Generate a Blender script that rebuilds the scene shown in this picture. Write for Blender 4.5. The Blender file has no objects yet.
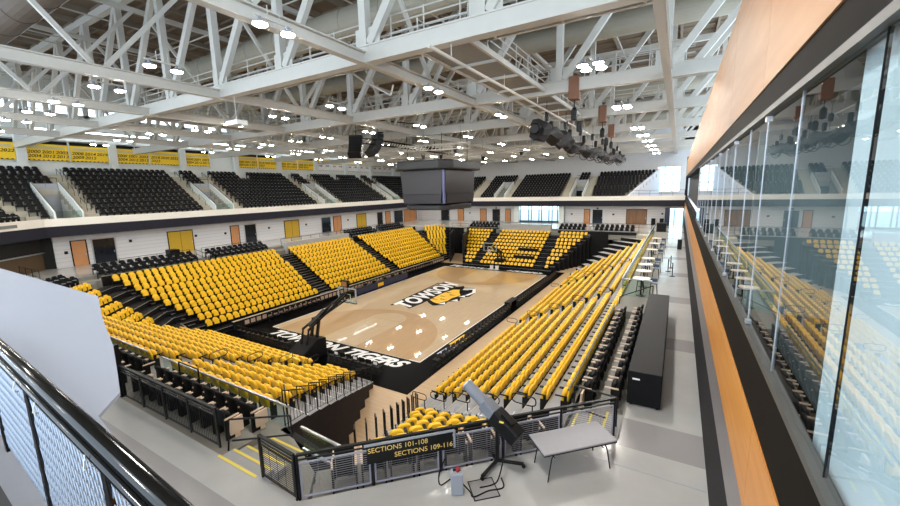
import bpy, math, random
from mathutils import Vector, Matrix
random.seed(4)
SC = bpy.context.scene
COL = SC.collection
PI = math.pi

# ---------------------------------------------------------------- camera
F_PX = 388.743
PITCH, YAW, ROLL = 0.162278, 0.530397, -0.0241166
CAM = Vector((21.7027, -34.0567, 11.2324))
fw = Vector((-math.sin(YAW) * math.cos(PITCH), math.cos(YAW) * math.cos(PITCH), -math.sin(PITCH)))
rt = Vector((math.cos(YAW), math.sin(YAW), 0))
up = rt.cross(fw)
cr, sr = math.cos(ROLL), math.sin(ROLL)
Rv = cr * rt + sr * up
Uv = -sr * rt + cr * up
cam_data = bpy.data.cameras.new('camera')
cam = bpy.data.objects.new('camera', cam_data)
COL.objects.link(cam)
M = Matrix((Rv, Uv, -fw)).transposed().to_4x4()
M.translation = CAM
cam.matrix_world = M
cam_data.sensor_width = 36
cam_data.lens = 36 * F_PX / 900
cam_data.clip_start = 0.05
cam_data.clip_end = 400
SC.camera = cam

# ---------------------------------------------------------------- light and exposure
world = bpy.data.worlds.new('world')
SC.world = world
world.use_nodes = True
bg = world.node_tree.nodes['Background']
bg.inputs[0].default_value = (0.72, 0.86, 1.0, 1)
bg.inputs[1].default_value = 3.6
LAMP = 170.0           # strength of the arena lamps
SC.view_settings.view_transform = 'Standard'
SC.view_settings.look = 'None'
SC.view_settings.gamma = 1
SC.view_settings.use_curve_mapping = False
SC.view_settings.exposure = 0.2
SC.cycles.use_denoising = True
SC.cycles.max_bounces = 8
SC.cycles.diffuse_bounces = 5
SC.cycles.glossy_bounces = 4
SC.cycles.transparent_max_bounces = 16
SC.cycles.sample_clamp_indirect = 6
SC.cycles.caustics_reflective = False
SC.cycles.caustics_refractive = False

# ---------------------------------------------------------------- materials
def lin(c):
    return tuple((x / 12.92 if x <= 0.04045 else ((x + 0.055) / 1.055) ** 2.4) for x in c)
MATS = {}
def mat(name, rgb, rough=0.5, metal=0.0, vary=0.08, scale=3.0, emit=0, bump=0, spec=0.5):
    """procedural material: noise-varied colour; rgb is sRGB 0..1"""
    if name in MATS: return MATS[name]
    m = bpy.data.materials.new(name); m.use_nodes = True
    nt = m.node_tree; p = nt.nodes['Principled BSDF']
    c = lin(rgb)
    tc = nt.nodes.new('ShaderNodeTexCoord'); nz = nt.nodes.new('ShaderNodeTexNoise')
    nz.inputs['Scale'].default_value = scale; nz.inputs['Detail'].default_value = 3
    nt.links.new(tc.outputs['Object'], nz.inputs['Vector'])
    mx = nt.nodes.new('ShaderNodeMix'); mx.data_type = 'RGBA'
    mx.inputs[6].default_value = tuple(x * (1 - vary) for x in c) + (1,)
    mx.inputs[7].default_value = tuple(min(1, x * (1 + vary)) for x in c) + (1,)
    nt.links.new(nz.outputs['Fac'], mx.inputs[0])
    nt.links.new(mx.outputs[2], p.inputs['Base Color'])
    p.inputs['Roughness'].default_value = rough
    p.inputs['Metallic'].default_value = metal
    p.inputs['Specular IOR Level'].default_value = spec
    if emit:
        p.inputs['Emission Color'].default_value = c + (1,)
        p.inputs['Emission Strength'].default_value = emit
    if bump:
        b = nt.nodes.new('ShaderNodeBump'); b.inputs['Strength'].default_value = bump
        nt.links.new(nz.outputs['Fac'], b.inputs['Height']); nt.links.new(b.outputs[0], p.inputs['Normal'])
    MATS[name] = m
    return m
YEL = mat('yellow_plastic', (1.0, 0.79, 0.17), 0.36, vary=0.05)
BLK = mat('black_fabric', (0.05, 0.05, 0.056), 0.6, vary=0.2, scale=20, spec=0.2)
BLKP = mat('black_plastic', (0.06, 0.06, 0.068), 0.4, spec=0.25)
BLKM = mat('black_steel', (0.05, 0.05, 0.055), 0.4, 0.0, spec=0.3)
TAN = mat('birch_end_panel', (0.86, 0.76, 0.66), 0.5)
WHT = mat('white_paint', (0.87, 0.89, 0.88), 0.5, vary=0.03)
WHTW = mat('white_wall', (0.86, 0.88, 0.92), 0.75, vary=0.02)
STEEL = mat('painted_white_steel', (0.76, 0.75, 0.72), 0.45, vary=0.05)
CHROME = mat('brushed_steel', (0.80, 0.81, 0.83), 0.3, 0.9)
GREYP = mat('grey_parapet', (0.66, 0.67, 0.68), 0.6)
CONC = mat('step_concrete', (0.62, 0.62, 0.63), 0.7, vary=0.1)
CONCB = mat('beige_concrete', (0.70, 0.68, 0.62), 0.75, vary=0.1)
DARK = mat('dark_riser', (0.09, 0.09, 0.10), 0.6, spec=0.2)
CURT = mat('dark_curtain', (0.17, 0.14, 0.14), 0.85, vary=0.3, scale=6)
FASC = mat('charcoal_fascia', (0.14, 0.14, 0.18), 0.6, spec=0.2)
DOORW = mat('wood_door_finish', (0.80, 0.56, 0.36), 0.45, vary=0.08)
DOORY = mat('yellow_door_paint', (0.80, 0.64, 0.16), 0.45)
DOORB = mat('dark_door_glass', (0.10, 0.12, 0.15), 0.15)
CEIL = mat('roof_deck_tan', (0.46, 0.40, 0.33), 0.8, vary=0.1, scale=0.7)
PURL = mat('purlin_grey', (0.52, 0.47, 0.41), 0.7)
DUCT = mat('duct_grey', (0.64, 0.62, 0.56), 0.5, vary=0.12, scale=1)
DUCTD = mat('duct_brown', (0.36, 0.31, 0.27), 0.6, vary=0.15, scale=2)
GRAT = mat('catwalk_panel', (0.55, 0.55, 0.54), 0.7)
NAVY = mat('navy_panel', (0.13, 0.16, 0.27), 0.35)
SCRN = mat('dark_screen', (0.22, 0.21, 0.22), 0.4, vary=0.04)
SCRH = mat('scoreboard_housing', (0.16, 0.16, 0.17), 0.45)
BROWN = mat('brown_bracket', (0.48, 0.33, 0.24), 0.6)
LGREY = mat('light_grey_plastic', (0.62, 0.64, 0.68), 0.4)
TABT = mat('grey_table_top', (0.60, 0.60, 0.62), 0.45, vary=0.04, scale=12)
GOLD = mat('gold_lettering', (0.93, 0.80, 0.45), 0.5)
WHL = mat('white_lettering', (0.93, 0.93, 0.93), 0.4)
YLL = mat('yellow_court_paint', (0.96, 0.74, 0.12), 0.3)
YBAN = mat('banner_yellow', (0.96, 0.80, 0.16), 0.7, vary=0.05)
BLL = mat('black_court_paint', (0.02, 0.02, 0.025), 0.3, spec=0.02)
STRIPE = mat('yellow_nosing', (0.90, 0.82, 0.35), 0.6)
BALN = mat('orange_leather', (0.75, 0.36, 0.14), 0.6)
LENS = mat('lamp_glow', (1.0, 0.97, 0.92), 0.5, emit=LAMP)
LENS2 = mat('cluster_lamp_glow', (1.0, 0.98, 0.95), 0.5, emit=LAMP * 1.8)
LINL = mat('strip_glow', (0.95, 0.98, 1.0), 0.5, emit=9)
SHADE = mat('pale_blind', (0.88, 0.93, 0.97), 0.8, vary=0.02)
ROOMD = mat('suite_room_grey', (0.42, 0.44, 0.46), 0.8)

def wood_mat(name, c1, c2, rough, scale_vec, band=True, coat=0.0):
    m = bpy.data.materials.new(name); m.use_nodes = True
    nt = m.node_tree; p = nt.nodes['Principled BSDF']
    tc = nt.nodes.new('ShaderNodeTexCoord'); mp = nt.nodes.new('ShaderNodeMapping')
    mp.inputs['Scale'].default_value = scale_vec
    nz = nt.nodes.new('ShaderNodeTexNoise'); nz.inputs['Scale'].default_value = 1; nz.inputs['Detail'].default_value = 5
    nt.links.new(tc.outputs['Object'], mp.inputs[0]); nt.links.new(mp.outputs[0], nz.inputs['Vector'])
    r = nt.nodes.new('ShaderNodeValToRGB')
    r.color_ramp.elements[0].position = 0.3; r.color_ramp.elements[1].position = 0.7
    r.color_ramp.elements[0].color = lin(c1) + (1,); r.color_ramp.elements[1].color = lin(c2) + (1,)
    nt.links.new(nz.outputs['Fac'], r.inputs[0]); nt.links.new(r.outputs[0], p.inputs['Base Color'])
    p.inputs['Roughness'].default_value = rough
    p.inputs['Coat Weight'].default_value = coat; p.inputs['Coat Roughness'].default_value = 0.035
    return m
WOODP = wood_mat('maple_panel', (0.61, 0.44, 0.28), (0.67, 0.50, 0.34), 0.55, (0.6, 0.35, 4.0))
WOODL = wood_mat('oak_band', (0.76, 0.49, 0.21), (0.82, 0.57, 0.28), 0.35, (1, 0.6, 9.0))
MAPLE = wood_mat('court_maple', (0.73, 0.62, 0.47), (0.78, 0.68, 0.54), 0.32, (9, 0.6, 1), coat=0.6)
MAPLD = wood_mat('court_stained_maple', (0.68, 0.53, 0.34), (0.73, 0.59, 0.41), 0.32, (9, 0.6, 1), coat=0.6)
MAPLF = wood_mat('apron_maple', (0.74, 0.62, 0.48), (0.80, 0.69, 0.55), 0.3, (0.6, 9, 1))

def floor_mat():
    """polished concrete in large light and dark bands"""
    m = bpy.data.materials.new('banded_concrete_floor'); m.use_nodes = True
    nt = m.node_tree; p = nt.nodes['Principled BSDF']
    tc = nt.nodes.new('ShaderNodeTexCoord'); sp = nt.nodes.new('ShaderNodeSeparateXYZ')
    nt.links.new(tc.outputs['Object'], sp.inputs[0])
    def math_n(op, a, b):
        n = nt.nodes.new('ShaderNodeMath'); n.operation = op
        for k, v in enumerate((a, b)):
            if isinstance(v, (int, float)): n.inputs[k].default_value = v
            else: nt.links.new(v, n.inputs[k])
        return n.outputs[0]
    # dark bands every 7.5 m along Y (east side), and one long band along X (south side)
    ym = math_n('MODULO', math_n('ADD', sp.outputs[1], 96.2), 7.2)
    bandy = math_n('LESS_THAN', ym, 1.35)
    east = math_n('GREATER_THAN', sp.outputs[0], 19.0)
    bandy = math_n('MULTIPLY', bandy, east)
    bx = math_n('MULTIPLY', math_n('LESS_THAN', sp.outputs[1], -30.12), math_n('GREATER_THAN', sp.outputs[1], -31.6))
    bx = math_n('MULTIPLY', bx, math_n('LESS_THAN', sp.outputs[0], 14.5))
    f = math_n('MAXIMUM', bandy, bx)
    nz = nt.nodes.new('ShaderNodeTexNoise'); nz.inputs['Scale'].default_value = 0.9; nz.inputs['Detail'].default_value = 6
    nt.links.new(tc.outputs['Object'], nz.inputs['Vector'])
    a = nt.nodes.new('ShaderNodeMix'); a.data_type = 'RGBA'
    a.inputs[6].default_value = lin((0.67, 0.67, 0.66)) + (1,); a.inputs[7].default_value = lin((0.76, 0.76, 0.75)) + (1,)
    nt.links.new(nz.outputs['Fac'], a.inputs[0])
    b = nt.nodes.new('ShaderNodeMix'); b.data_type = 'RGBA'
    nt.links.new(f, b.inputs[0]); nt.links.new(a.outputs[2], b.inputs[6]); b.inputs[7].default_value = lin((0.61, 0.60, 0.60)) + (1,)
    nt.links.new(b.outputs[2], p.inputs['Base Color'])
    p.inputs['Roughness'].default_value = 0.16
    return m
FLOORM = floor_mat()

def block_mat():
    m = bpy.data.materials.new('painted_block'); m.use_nodes = True
    nt = m.node_tree; p = nt.nodes['Principled BSDF']
    tc = nt.nodes.new('ShaderNodeTexCoord'); sp = nt.nodes.new('ShaderNodeSeparateXYZ')
    nt.links.new(tc.outputs['Object'], sp.inputs[0])
    n1 = nt.nodes.new('ShaderNodeMath'); n1.operation = 'MODULO'; n1.inputs[1].default_value = 0.4
    nt.links.new(sp.outputs[2], n1.inputs[0])
    n2 = nt.nodes.new('ShaderNodeMath'); n2.operation = 'LESS_THAN'; n2.inputs[1].default_value = 0.03
    nt.links.new(n1.outputs[0], n2.inputs[0])
    mx = nt.nodes.new('ShaderNodeMix'); mx.data_type = 'RGBA'
    mx.inputs[6].default_value = lin((0.87, 0.86, 0.86)) + (1,); mx.inputs[7].default_value = lin((0.74, 0.73, 0.73)) + (1,)
    nt.links.new(n2.outputs[0], mx.inputs[0]); nt.links.new(mx.outputs[2], p.inputs['Base Color'])
    p.inputs['Roughness'].default_value = 0.7
    return m
BLOCK = block_mat()

def glass_mat(name, tint, ior=1.5, extra=0.0):
    m = bpy.data.materials.new(name); m.use_nodes = True
    nt = m.node_tree; nt.nodes.remove(nt.nodes['Principled BSDF'])
    out = nt.nodes['Material Output']
    tr = nt.nodes.new('ShaderNodeBsdfTransparent'); tr.inputs[0].default_value = tint + (1,)
    gl = nt.nodes.new('ShaderNodeBsdfGlossy'); gl.inputs['Roughness'].default_value = 0.01
    fr = nt.nodes.new('ShaderNodeFresnel'); fr.inputs[0].default_value = ior
    ad = nt.nodes.new('ShaderNodeMath'); ad.operation = 'ADD'; ad.use_clamp = True; ad.inputs[1].default_value = extra
    nt.links.new(fr.outputs[0], ad.inputs[0])
    mx = nt.nodes.new('ShaderNodeMixShader')
    ge = nt.nodes.new('ShaderNodeNewGeometry'); iv = nt.nodes.new('ShaderNodeMath'); iv.operation = 'SUBTRACT'; iv.inputs[0].default_value = 1
    nt.links.new(ge.outputs['Backfacing'], iv.inputs[1]); mu = nt.nodes.new('ShaderNodeMath'); mu.operation = 'MULTIPLY'
    nt.links.new(ad.outputs[0], mu.inputs[0]); nt.links.new(iv.outputs[0], mu.inputs[1])
    nt.links.new(mu.outputs[0], mx.inputs[0]); nt.links.new(tr.outputs[0], mx.inputs[1]); nt.links.new(gl.outputs[0], mx.inputs[2])
    nt.links.new(mx.outputs[0], out.inputs[0])
    return m
GLASS = glass_mat('suite_glass', (0.92, 0.97, 0.98), 1.6, 0.10)
RGLASS = glass_mat('railing_glass', (0.86, 0.94, 0.92), 1.4, 0.02)

# ---------------------------------------------------------------- mesh helpers
class MB:
    def __init__(s): s.v = []; s.f = []; s.m = []
    def add(s, vs, fs, mi=0):
        o = len(s.v); s.v += [tuple(v) for v in vs]; s.f += [tuple(i + o for i in f) for f in fs]; s.m += [mi] * len(fs)
        return s
    def box(s, x0, x1, y0, y1, z0, z1, mi=0):
        v = [(x, y, z) for x in (x0, x1) for y in (y0, y1) for z in (z0, z1)]
        return s.add(v, [(0, 1, 3, 2), (4, 6, 7, 5), (0, 4, 5, 1), (2, 3, 7, 6), (0, 2, 6, 4), (1, 5, 7, 3)], mi)
    def bar(s, a, b, w, h=None, mi=0, upv=(0, 0, 1)):
        """box bar from a to b, width w (horizontal), height h"""
        a = Vector(a); b = Vector(b); h = h or w
        d = (b - a)
        if d.length < 1e-6: return s
        d.normalize(); u = Vector(upv)
        if abs(d.dot(u)) > 0.99: u = Vector((0, 1, 0))
        r = d.cross(u).normalized() * w / 2; t = r.cross(d).normalized() * h / 2
        v = [p + i * r + j * t for p in (a, b) for i in (-1, 1) for j in (-1, 1)]
        return s.add(v, [(0, 1, 3, 2), (4, 6, 7, 5), (0, 4, 5, 1), (2, 3, 7, 6), (0, 2, 6, 4), (1, 5, 7, 3)], mi)
    def tube(s, a, b, r, n=8, r2=None, mi=0, cap=True):
        a = Vector(a); b = Vector(b); d = (b - a).normalized(); r2 = r if r2 is None else r2
        u = Vector((0, 0, 1)) if abs(d.z) < 0.9 else Vector((1, 0, 0))
        x = d.cross(u).normalized(); y = d.cross(x)
        v = [p + (x * math.cos(2 * PI * k / n) + y * math.sin(2 * PI * k / n)) * q for p, q in ((a, r), (b, r2)) for k in range(n)]
        f = [(k, (k + 1) % n, n + (k + 1) % n, n + k) for k in range(n)]
        if cap: f += [tuple(range(n - 1, -1, -1)), tuple(range(n, 2 * n))]
        return s.add(v, f, mi)
    def path(s, pts, r, n=6, mi=0):
        for p, q in zip(pts, pts[1:]): s.tube(p, q, r, n, mi=mi)
        return s
    def prism(s, poly, z0, z1, mi=0):
        n = len(poly)
        v = [(x, y, z) for z in (z0, z1) for x, y in poly]
        return s.add(v, [tuple(range(n - 1, -1, -1)), tuple(range(n, 2 * n))] + [(k, (k + 1) % n, n + (k + 1) % n, n + k) for k in range(n)], mi)
    def lathe(s, prof, n=16, c=(0, 0, 0), mi=0):
        v = [(c[0] + r * math.cos(2 * PI * k / n), c[1] + r * math.sin(2 * PI * k / n), c[2] + z) for r, z in prof for k in range(n)]
        f = [(i * n + k, i * n + (k + 1) % n, (i + 1) * n + (k + 1) % n, (i + 1) * n + k) for i in range(len(prof) - 1) for k in range(n)]
        f += [tuple(range(n - 1, -1, -1)), tuple(range((len(prof) - 1) * n, len(prof) * n))]
        return s.add(v, f, mi)
    def merge(s, o, mtx):
        base = len(s.v); s.v += [tuple(mtx @ Vector(v)) for v in o.v]
        s.f += [tuple(i + base for i in f) for f in o.f]; s.m += o.m
        return s
    def mesh(s, name, mats, smooth=False):
        me = bpy.data.meshes.new(name)
        me.from_pydata(s.v, [], s.f)
        for m in (mats if isinstance(mats, (list, tuple)) else [mats]): me.materials.append(m)
        if any(s.m): me.polygons.foreach_set('material_index', s.m)
        if smooth: me.polygons.foreach_set('use_smooth', [True] * len(me.polygons))
        me.update()
        return me
    def obj(s, name, mats, parent=None, smooth=False, loc=None, bevel=0):
        me = s.mesh(name, mats, smooth)
        o = bpy.data.objects.new(name, me); COL.objects.link(o)
        if parent: o.parent = parent
        if loc: o.location = loc
        if bevel:
            b = o.modifiers.new('bevel', 'BEVEL'); b.width = bevel; b.segments = 2; b.limit_method = 'ANGLE'
        return o

def tag(o, label=None, cat=None, group=None, kind=None):
    if label: o['label'] = label
    if cat: o['category'] = cat
    if group: o['group'] = group
    if kind: o['kind'] = kind
    return o
def thing(name, label, cat, loc=(0, 0, 0), rz=0, group=None):
    o = bpy.data.objects.new(name, None); COL.objects.link(o)
    o.location = loc; o.rotation_euler = (0, 0, rz); o.empty_display_size = 0.2
    return tag(o, label, cat, group)
def struct(name, mb, m, bevel=0):
    return tag(mb.obj(name, m, bevel=bevel), kind='structure')
def dup(root, loc, rz, label=None, group=None):
    r = root.copy(); COL.objects.link(r); r.location = loc; r.rotation_euler = (0, 0, rz)
    if label: r['label'] = label
    if group: r['group'] = group
    for ch in list(root.children):
        c = ch.copy(); COL.objects.link(c); c.parent = r
        for g in list(ch.children):
            d = g.copy(); COL.objects.link(d); d.parent = c
    return r
ONES = ['', 'first', 'second', 'third', 'fourth', 'fifth', 'sixth', 'seventh', 'eighth', 'ninth', 'tenth', 'eleventh', 'twelfth', 'thirteenth',
        'fourteenth', 'fifteenth', 'sixteenth', 'seventeenth', 'eighteenth', 'nineteenth']
TENS = {2: ('twentieth', 'twenty'), 3: ('thirtieth', 'thirty'), 4: ('fortieth', 'forty'), 5: ('fiftieth', 'fifty'), 6: ('sixtieth', 'sixty'),
        7: ('seventieth', 'seventy'), 8: ('eightieth', 'eighty'), 9: ('ninetieth', 'ninety')}
def nth(n):
    if n < 20: return ONES[n]
    t, o = divmod(n, 10)
    if t > 9: return 'farther ' + nth(n - 99)
    return TENS[t][0] if o == 0 else TENS[t][1] + '-' + ONES[o]
def text_mesh(body, size, m, name, parent, mtx, extrude=0.002, align='CENTER', shear=0, font_scale=(1, 1), offset=0.0, spacing=1.0):
    cu = bpy.data.curves.new(name, 'FONT'); cu.body = body; cu.size = size; cu.extrude = extrude
    cu.align_x = align; cu.align_y = 'CENTER'; cu.shear = shear; cu.offset = offset; cu.space_character = spacing
    o = bpy.data.objects.new(name, cu); COL.objects.link(o)
    bpy.context.view_layer.update()
    me = bpy.data.meshes.new_from_object(o)
    bpy.data.objects.remove(o)
    me.transform(Matrix.Diagonal((font_scale[0], font_scale[1], 1, 1)))
    me.transform(mtx)
    me.materials.clear(); me.materials.append(m)
    ob = bpy.data.objects.new(name, me); COL.objects.link(ob)
    if parent: ob.parent = parent
    return ob
def frame(origin, xdir, ydir):
    """matrix putting text x along xdir and text y along ydir"""
    x = Vector(xdir).normalized(); y = Vector(ydir).normalized(); z = x.cross(y)
    m = Matrix((x, y, z)).transposed().to_4x4(); m.translation = Vector(origin)
    return m
def px(p):
    d = Vector(p) - CAM; z = d.dot(fw)
    if z < 0.1: return (-999, -999, z)
    return (450 + F_PX * d.dot(Rv) / z, 253 - F_PX * d.dot(Uv) / z, z)
S2 = math.sqrt(0.5)
def corner(sx, sy, d, t):
    """point in a corner stand: d out along the diagonal, t sideways"""
    return ((sx * d - t * sy) * S2, (sy * d + t * sx) * S2)

# ================================================================ STRUCTURE
ZC = 4.7                                   # concourse level
# court level floor
b = MB().box(-20, 20, -30, 40, -0.30, -0.02); struct('floor', b, MAPLF)
# maple court with painted black apron
apron = MB().prism([(-10.1, -18.0), (9.3, -18.0), (9.3, 16.9), (-10.1, 16.9)], -0.02, 0.0)
court_apron = struct('floor', apron, BLL)
crt = MB().box(-7.62, 7.62, -14.325, 14.325, 0.0, 0.012); court = struct('floor', crt, MAPLE)
def ring(cx, cy, r0, r1, a0, a1, z, n=48, mi=0, mb=None):
    mb = mb or MB()
    v = []
    for k in range(n + 1):
        a = a0 + (a1 - a0) * k / n
        v += [(cx + r0 * math.cos(a), cy + r0 * math.sin(a), z), (cx + r1 * math.cos(a), cy + r1 * math.sin(a), z)]
    return mb.add(v, [(2 * k, 2 * k + 1, 2 * k + 3, 2 * k + 2) for k in range(n)], mi)
marks = MB()
for s in (-1, 1):
    by = s * 14.325; hy = s * (14.325 - 1.6)
    n = 40; pts = []
    for k in range(n + 1):
        a = PI * k / n
        pts.append((6.75 * math.cos(a), hy - s * 6.75 * math.sin(a)))
    poly = [(6.75, by)] + pts + [(-6.75, by)]
    v = [(x, y, 0.014) for x, y in poly]
    marks.add(v if s > 0 else v, [tuple(range(len(v)))], 0)
    # lighter lane
    marks.add([(-1.83, by, 0.017), (1.83, by, 0.017), (1.83, by - s * 5.8, 0.017), (-1.83, by - s * 5.8, 0.017)], [(0, 1, 2, 3)], 1)
    ring(0, by - s * 5.8, 0.0, 1.83, 0, 2 * PI, 0.0165, mi=1, mb=marks)
    ring(0, by - s * 5.8, 1.80, 1.86, 0, 2 * PI, 0.019, mi=2, mb=marks)
    for x in (-1.83, 1.83): marks.add([(x - .03, by, .019), (x + .03, by, .019), (x + .03, by - s * 5.8, .019), (x - .03, by - s * 5.8, .019)], [(0, 1, 2, 3)], 2)
    marks.add([(-1.83, by - s * 5.8 - .03, .019), (1.83, by - s * 5.8 - .03, .019), (1.83, by - s * 5.8 + .03, .019), (-1.83, by - s * 5.8 + .03, .019)], [(0, 1, 2, 3)], 2)
    ring(0, hy, 6.72, 6.78, 0 if s < 0 else PI, PI if s < 0 else 2 * PI, 0.019, mi=2, mb=marks)
for x in (-7.6, 7.6): marks.box(x - .04, x + .04, -14.3, 14.3, 0.012, 0.0135, 3)
for y in (-14.3, 14.3): marks.box(-7.6, 7.6, y - .04, y + .04, 0.012, 0.0135, 3)
marks.add([(-7.6, -.03, .0135), (7.6, -.03, .0135), (7.6, .03, .0135), (-7.6, .03, .0135)], [(0, 1, 2, 3)], 2)
mk = marks.obj('court_markings', [MAPLD, MAPLE, MAPLD, WHL], court)

# concourse floor: ring around the bowl
ff = MB()
ff.prism([(22.7, -40), (22.7, -29.5), (22.7, 42), (20.75, 42), (20.75, -23.7), (15.1, -29.35), (15.1, -40)], 4.4, ZC)
ff.prism([(-40, -40), (15.1, -40), (15.1, -29.35), (13.7, -29.35), (-16.5, -29.25), (-40, -29.25)], 4.4, ZC)
ff.prism([(-40, -29.25), (-16.5, -29.25), (-21.9, -23.5), (-21.9, 25.5), (-17.5, 29.3), (-40, 29.3)], 4.4, ZC)
ff.prism([(-40, 29.3), (-17.5, 29.3), (-17.5, 27.0), (20.75, 27.0), (20.75, 42), (-40, 42)], 4.4, ZC)
ff.prism([(-21.9, 23.8), (-19.35, 23.8), (-18.95, 24.5), (-15.1, 28.3), (-17.5, 29.3), (-21.9, 25.5)], 3.9, 4.5)
struct('floor', ff, FLOORM)
fb = MB().prism([(-15.2, 28.2), (-13.6, 26.6), (-9.4, 25.1), (-9.4, 27.1), (-15.2, 29.5)], 3.9, 4.5).prism([(10.9, 25.2), (15.4, 26.0), (19.1, 23.6), (19.1, 27.0), (10.9, 27.0)], 3.9, 4.4)
struct('floor', fb, CONCB)
struct('wall_north', MB().box(-22, 19.1, 27.0, 27.15, -.02, 4.45), DARK)
struct('wall_west', MB().box(-21.95, -21.85, -24, 26, -.02, 4.4), DARK)
struct('wall_east', MB().box(19.2, 19.3, -24, 27, -.02, 4.3), DARK)
ln = MB().box(19.75, 22.6, -25.0, -24.97, ZC, ZC + .004).bar((15.6, -30.4, ZC + .002), (22.6, -26.8, ZC + .002), .03, .004)
struct('trim_1', ln, LGREY)

# west lower wall
wl = MB().box(-29.1, -28.8, -21.6, 44, ZC, 9.0)
struct('wall_west', wl, BLOCK)
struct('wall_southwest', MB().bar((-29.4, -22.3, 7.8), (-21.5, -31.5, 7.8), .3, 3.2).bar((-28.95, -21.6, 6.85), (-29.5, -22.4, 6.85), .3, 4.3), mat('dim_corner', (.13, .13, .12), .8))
struct('wall_southwest', MB().bar((-29.4, -22.35, 5.45), (-21.5, -31.55, 5.45), .3, 1.5), mat('southwest_brown', (0.36, 0.28, 0.19), 0.7))
struct('trim_40', MB().bar((-29.2, -22.25, 6.28), (-21.3, -31.4, 6.28), .3, .1), CHROME)
# north lower wall with the glazed opening
nw = MB().box(-29, -5.3, 38, 38.3, ZC, 9.0).box(3.9, 20.0, 38, 38.3, ZC, 9.0).box(20.0, 22.6, 38, 38.3, 7.5, 9.0).box(22.6, 30, 38, 38.3, ZC, 9.0).box(-5.3, 3.9, 38, 38.3, 7.95, 9.0)
struct('wall_north', nw, BLOCK)

# balcony fascia (white band above charcoal band), west then diagonal then south; north
w1 = MB(); w2 = MB()
for p, q in (((-27.2, -22.4), (-27.2, 36.4)), ((-27.3, -22.3), (-22.5, -27.6)), ((-22.5, -27.5), (-17, -32.5)), ((-27.2, 36.4), (22.6, 36.4))):
    w1.bar((*p, 9.1), (*q, 9.1), .35, .70); w2.bar((*p, 8.265), (*q, 8.265), .45, .97)
struct('trim_2', w1, mat('cream_fascia', (0.93, 0.91, 0.87), 0.55, vary=0.02))
struct('trim_3', w2, FASC)
# soffit (underside of the balcony)
so = MB().box(-36, -27.2, -22.4, 45, 8.95, 9.2).box(-27.2, 30, 36.4, 46, 8.95, 9.2).prism([(-27.2, -22.4), (-17, -32.4), (-36, -40), (-40, -24)], 8.95, 9.2)
struct('ceiling', so, mat('soffit_grey', (0.5, 0.5, 0.5), 0.8))

# upper west wall: pilasters, spandrel, recessed bays
uw = MB().box(-37.0, -36.5, -50, 46, 9, 15.0).box(-37.0, -36.6, -50, 46, 17.55, 20.35).box(-37.0, -36.6, -50, 46, 21.15, 24.4).box(-37.0, -36.6, 3.5, 46, 20.3, 21.2)
uw.box(-36.85, -36.5, -50, 46, 17.45, 18.3)
uw.box(-37.0, -36.9, -50, 46, 14.9, 17.6)
for k in range(-8, 20): uw.box(-36.9, -36.6, -50 + k * 5 + 40 - .25, -50 + k * 5 + 40 + .25, 20.1, 21.4)
struct('wall_west', uw, WHT)
pl = MB()
PIL = [-28.3, -20.8, -13.3, -5.75, 1.6, 9.0, 16.7, 24.2, 31.8, 39.4]
for y in PIL: pl.box(-36.5, -35.95, y - .36, y + .36, 13.0, 18.2)
struct('wall_west', pl, WHT)
for i, y0 in enumerate(PIL[:-1]):
    ym = (y0 + PIL[i + 1]) / 2
    struct('trim_%d' % (4 + i), MB().box(-36.55, -36.4, ym - .06, ym + .06, 15.0, 17.45), WHT)
# upper north wall
un_ = MB().box(-37, 18.2, 45.6, 46, 9, 18.5).box(18.2, 21.8, 45.6, 46, 14.3, 18.5).box(21.8, 32, 45.6, 46, 9, 24.4).box(18.2, 21.8, 45.6, 46, 9, 9.9)
un_.box(-37, 32, 45.6, 46, 18.4, 24.4)
struct('wall_north', un_, mat('upper_north_grey', (0.80, 0.81, 0.82), 0.7))

# roof deck
rd = MB().box(-37, 32, -46, 46.3, 24.2, 24.5)
struct('ceiling', rd, CEIL)
pu = MB()
for k in range(27): x = -35 + 2.55 * k; pu.box(x - .09, x + .09, -46, 45.5, 23.85, 24.2)
for k in range(60): y = -45.5 + 1.53 * k; pu.box(-37, 32, y - .05, y + .05, 24.05, 24.2)
tag(pu.obj('roof_joists', PURL), 'grey steel joists under the tan roof deck', 'roof joists', kind='structure')

# ---------------------------------------------------------------- east suite wall
EX = 22.63
struct('wall_east', MB().box(EX, EX + .4, -36, 41, ZC, 6.5), mat('dark_grey_laminate', (0.17, 0.16, 0.17), 0.7, vary=0.1, scale=8, spec=0.1))
struct('trim_20', MB().box(EX - .02, EX + .4, -36, 41, 6.5, 7.36), mat('satin_metal_band', (0.56, 0.54, 0.55), 0.35, 0.5, vary=0.1))
wl = MB()
y = -36.0
while y < 41: wl.box(EX - .035, EX + .4, y + .004, y + 3.6 - .004, 7.36, 8.49); y += 3.6
struct('trim_21', wl, WOODL)
struct('trim_22', MB().box(EX - .02, EX + .25, -36, 41, 8.49, 9.2), mat('dark_bronze', (0.08, 0.066, 0.055), 0.75, 0.0, vary=0.3, scale=4, spec=0.1))
struct('trim_23', MB().box(EX - .03, EX + .06, -36, -8, 9.2, 9.27), mat('dull_channel', (.30, .30, .29), .5))
struct('trim_24', MB().box(EX - .03, EX + .5, -36, 41, 12.13, 12.43), mat('dark_bronze', (0, 0, 0)))
struct('trim_25', MB().box(EX - .04, EX + .06, -36, -8, 12.06, 12.13), mat('dull_channel', (0, 0, 0)))
wp = MB(); y = -35.5
while y < 41: wp.box(EX - .05, EX + .4, y + .008, y + 4.1 - .008, 12.43, 14.87); y += 4.1
struct('wall_east', wp, WOODP)
struct('wall_east', MB().box(EX + .3, EX + .6, -36, 41, 14.87, 15.3), STEEL)
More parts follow.
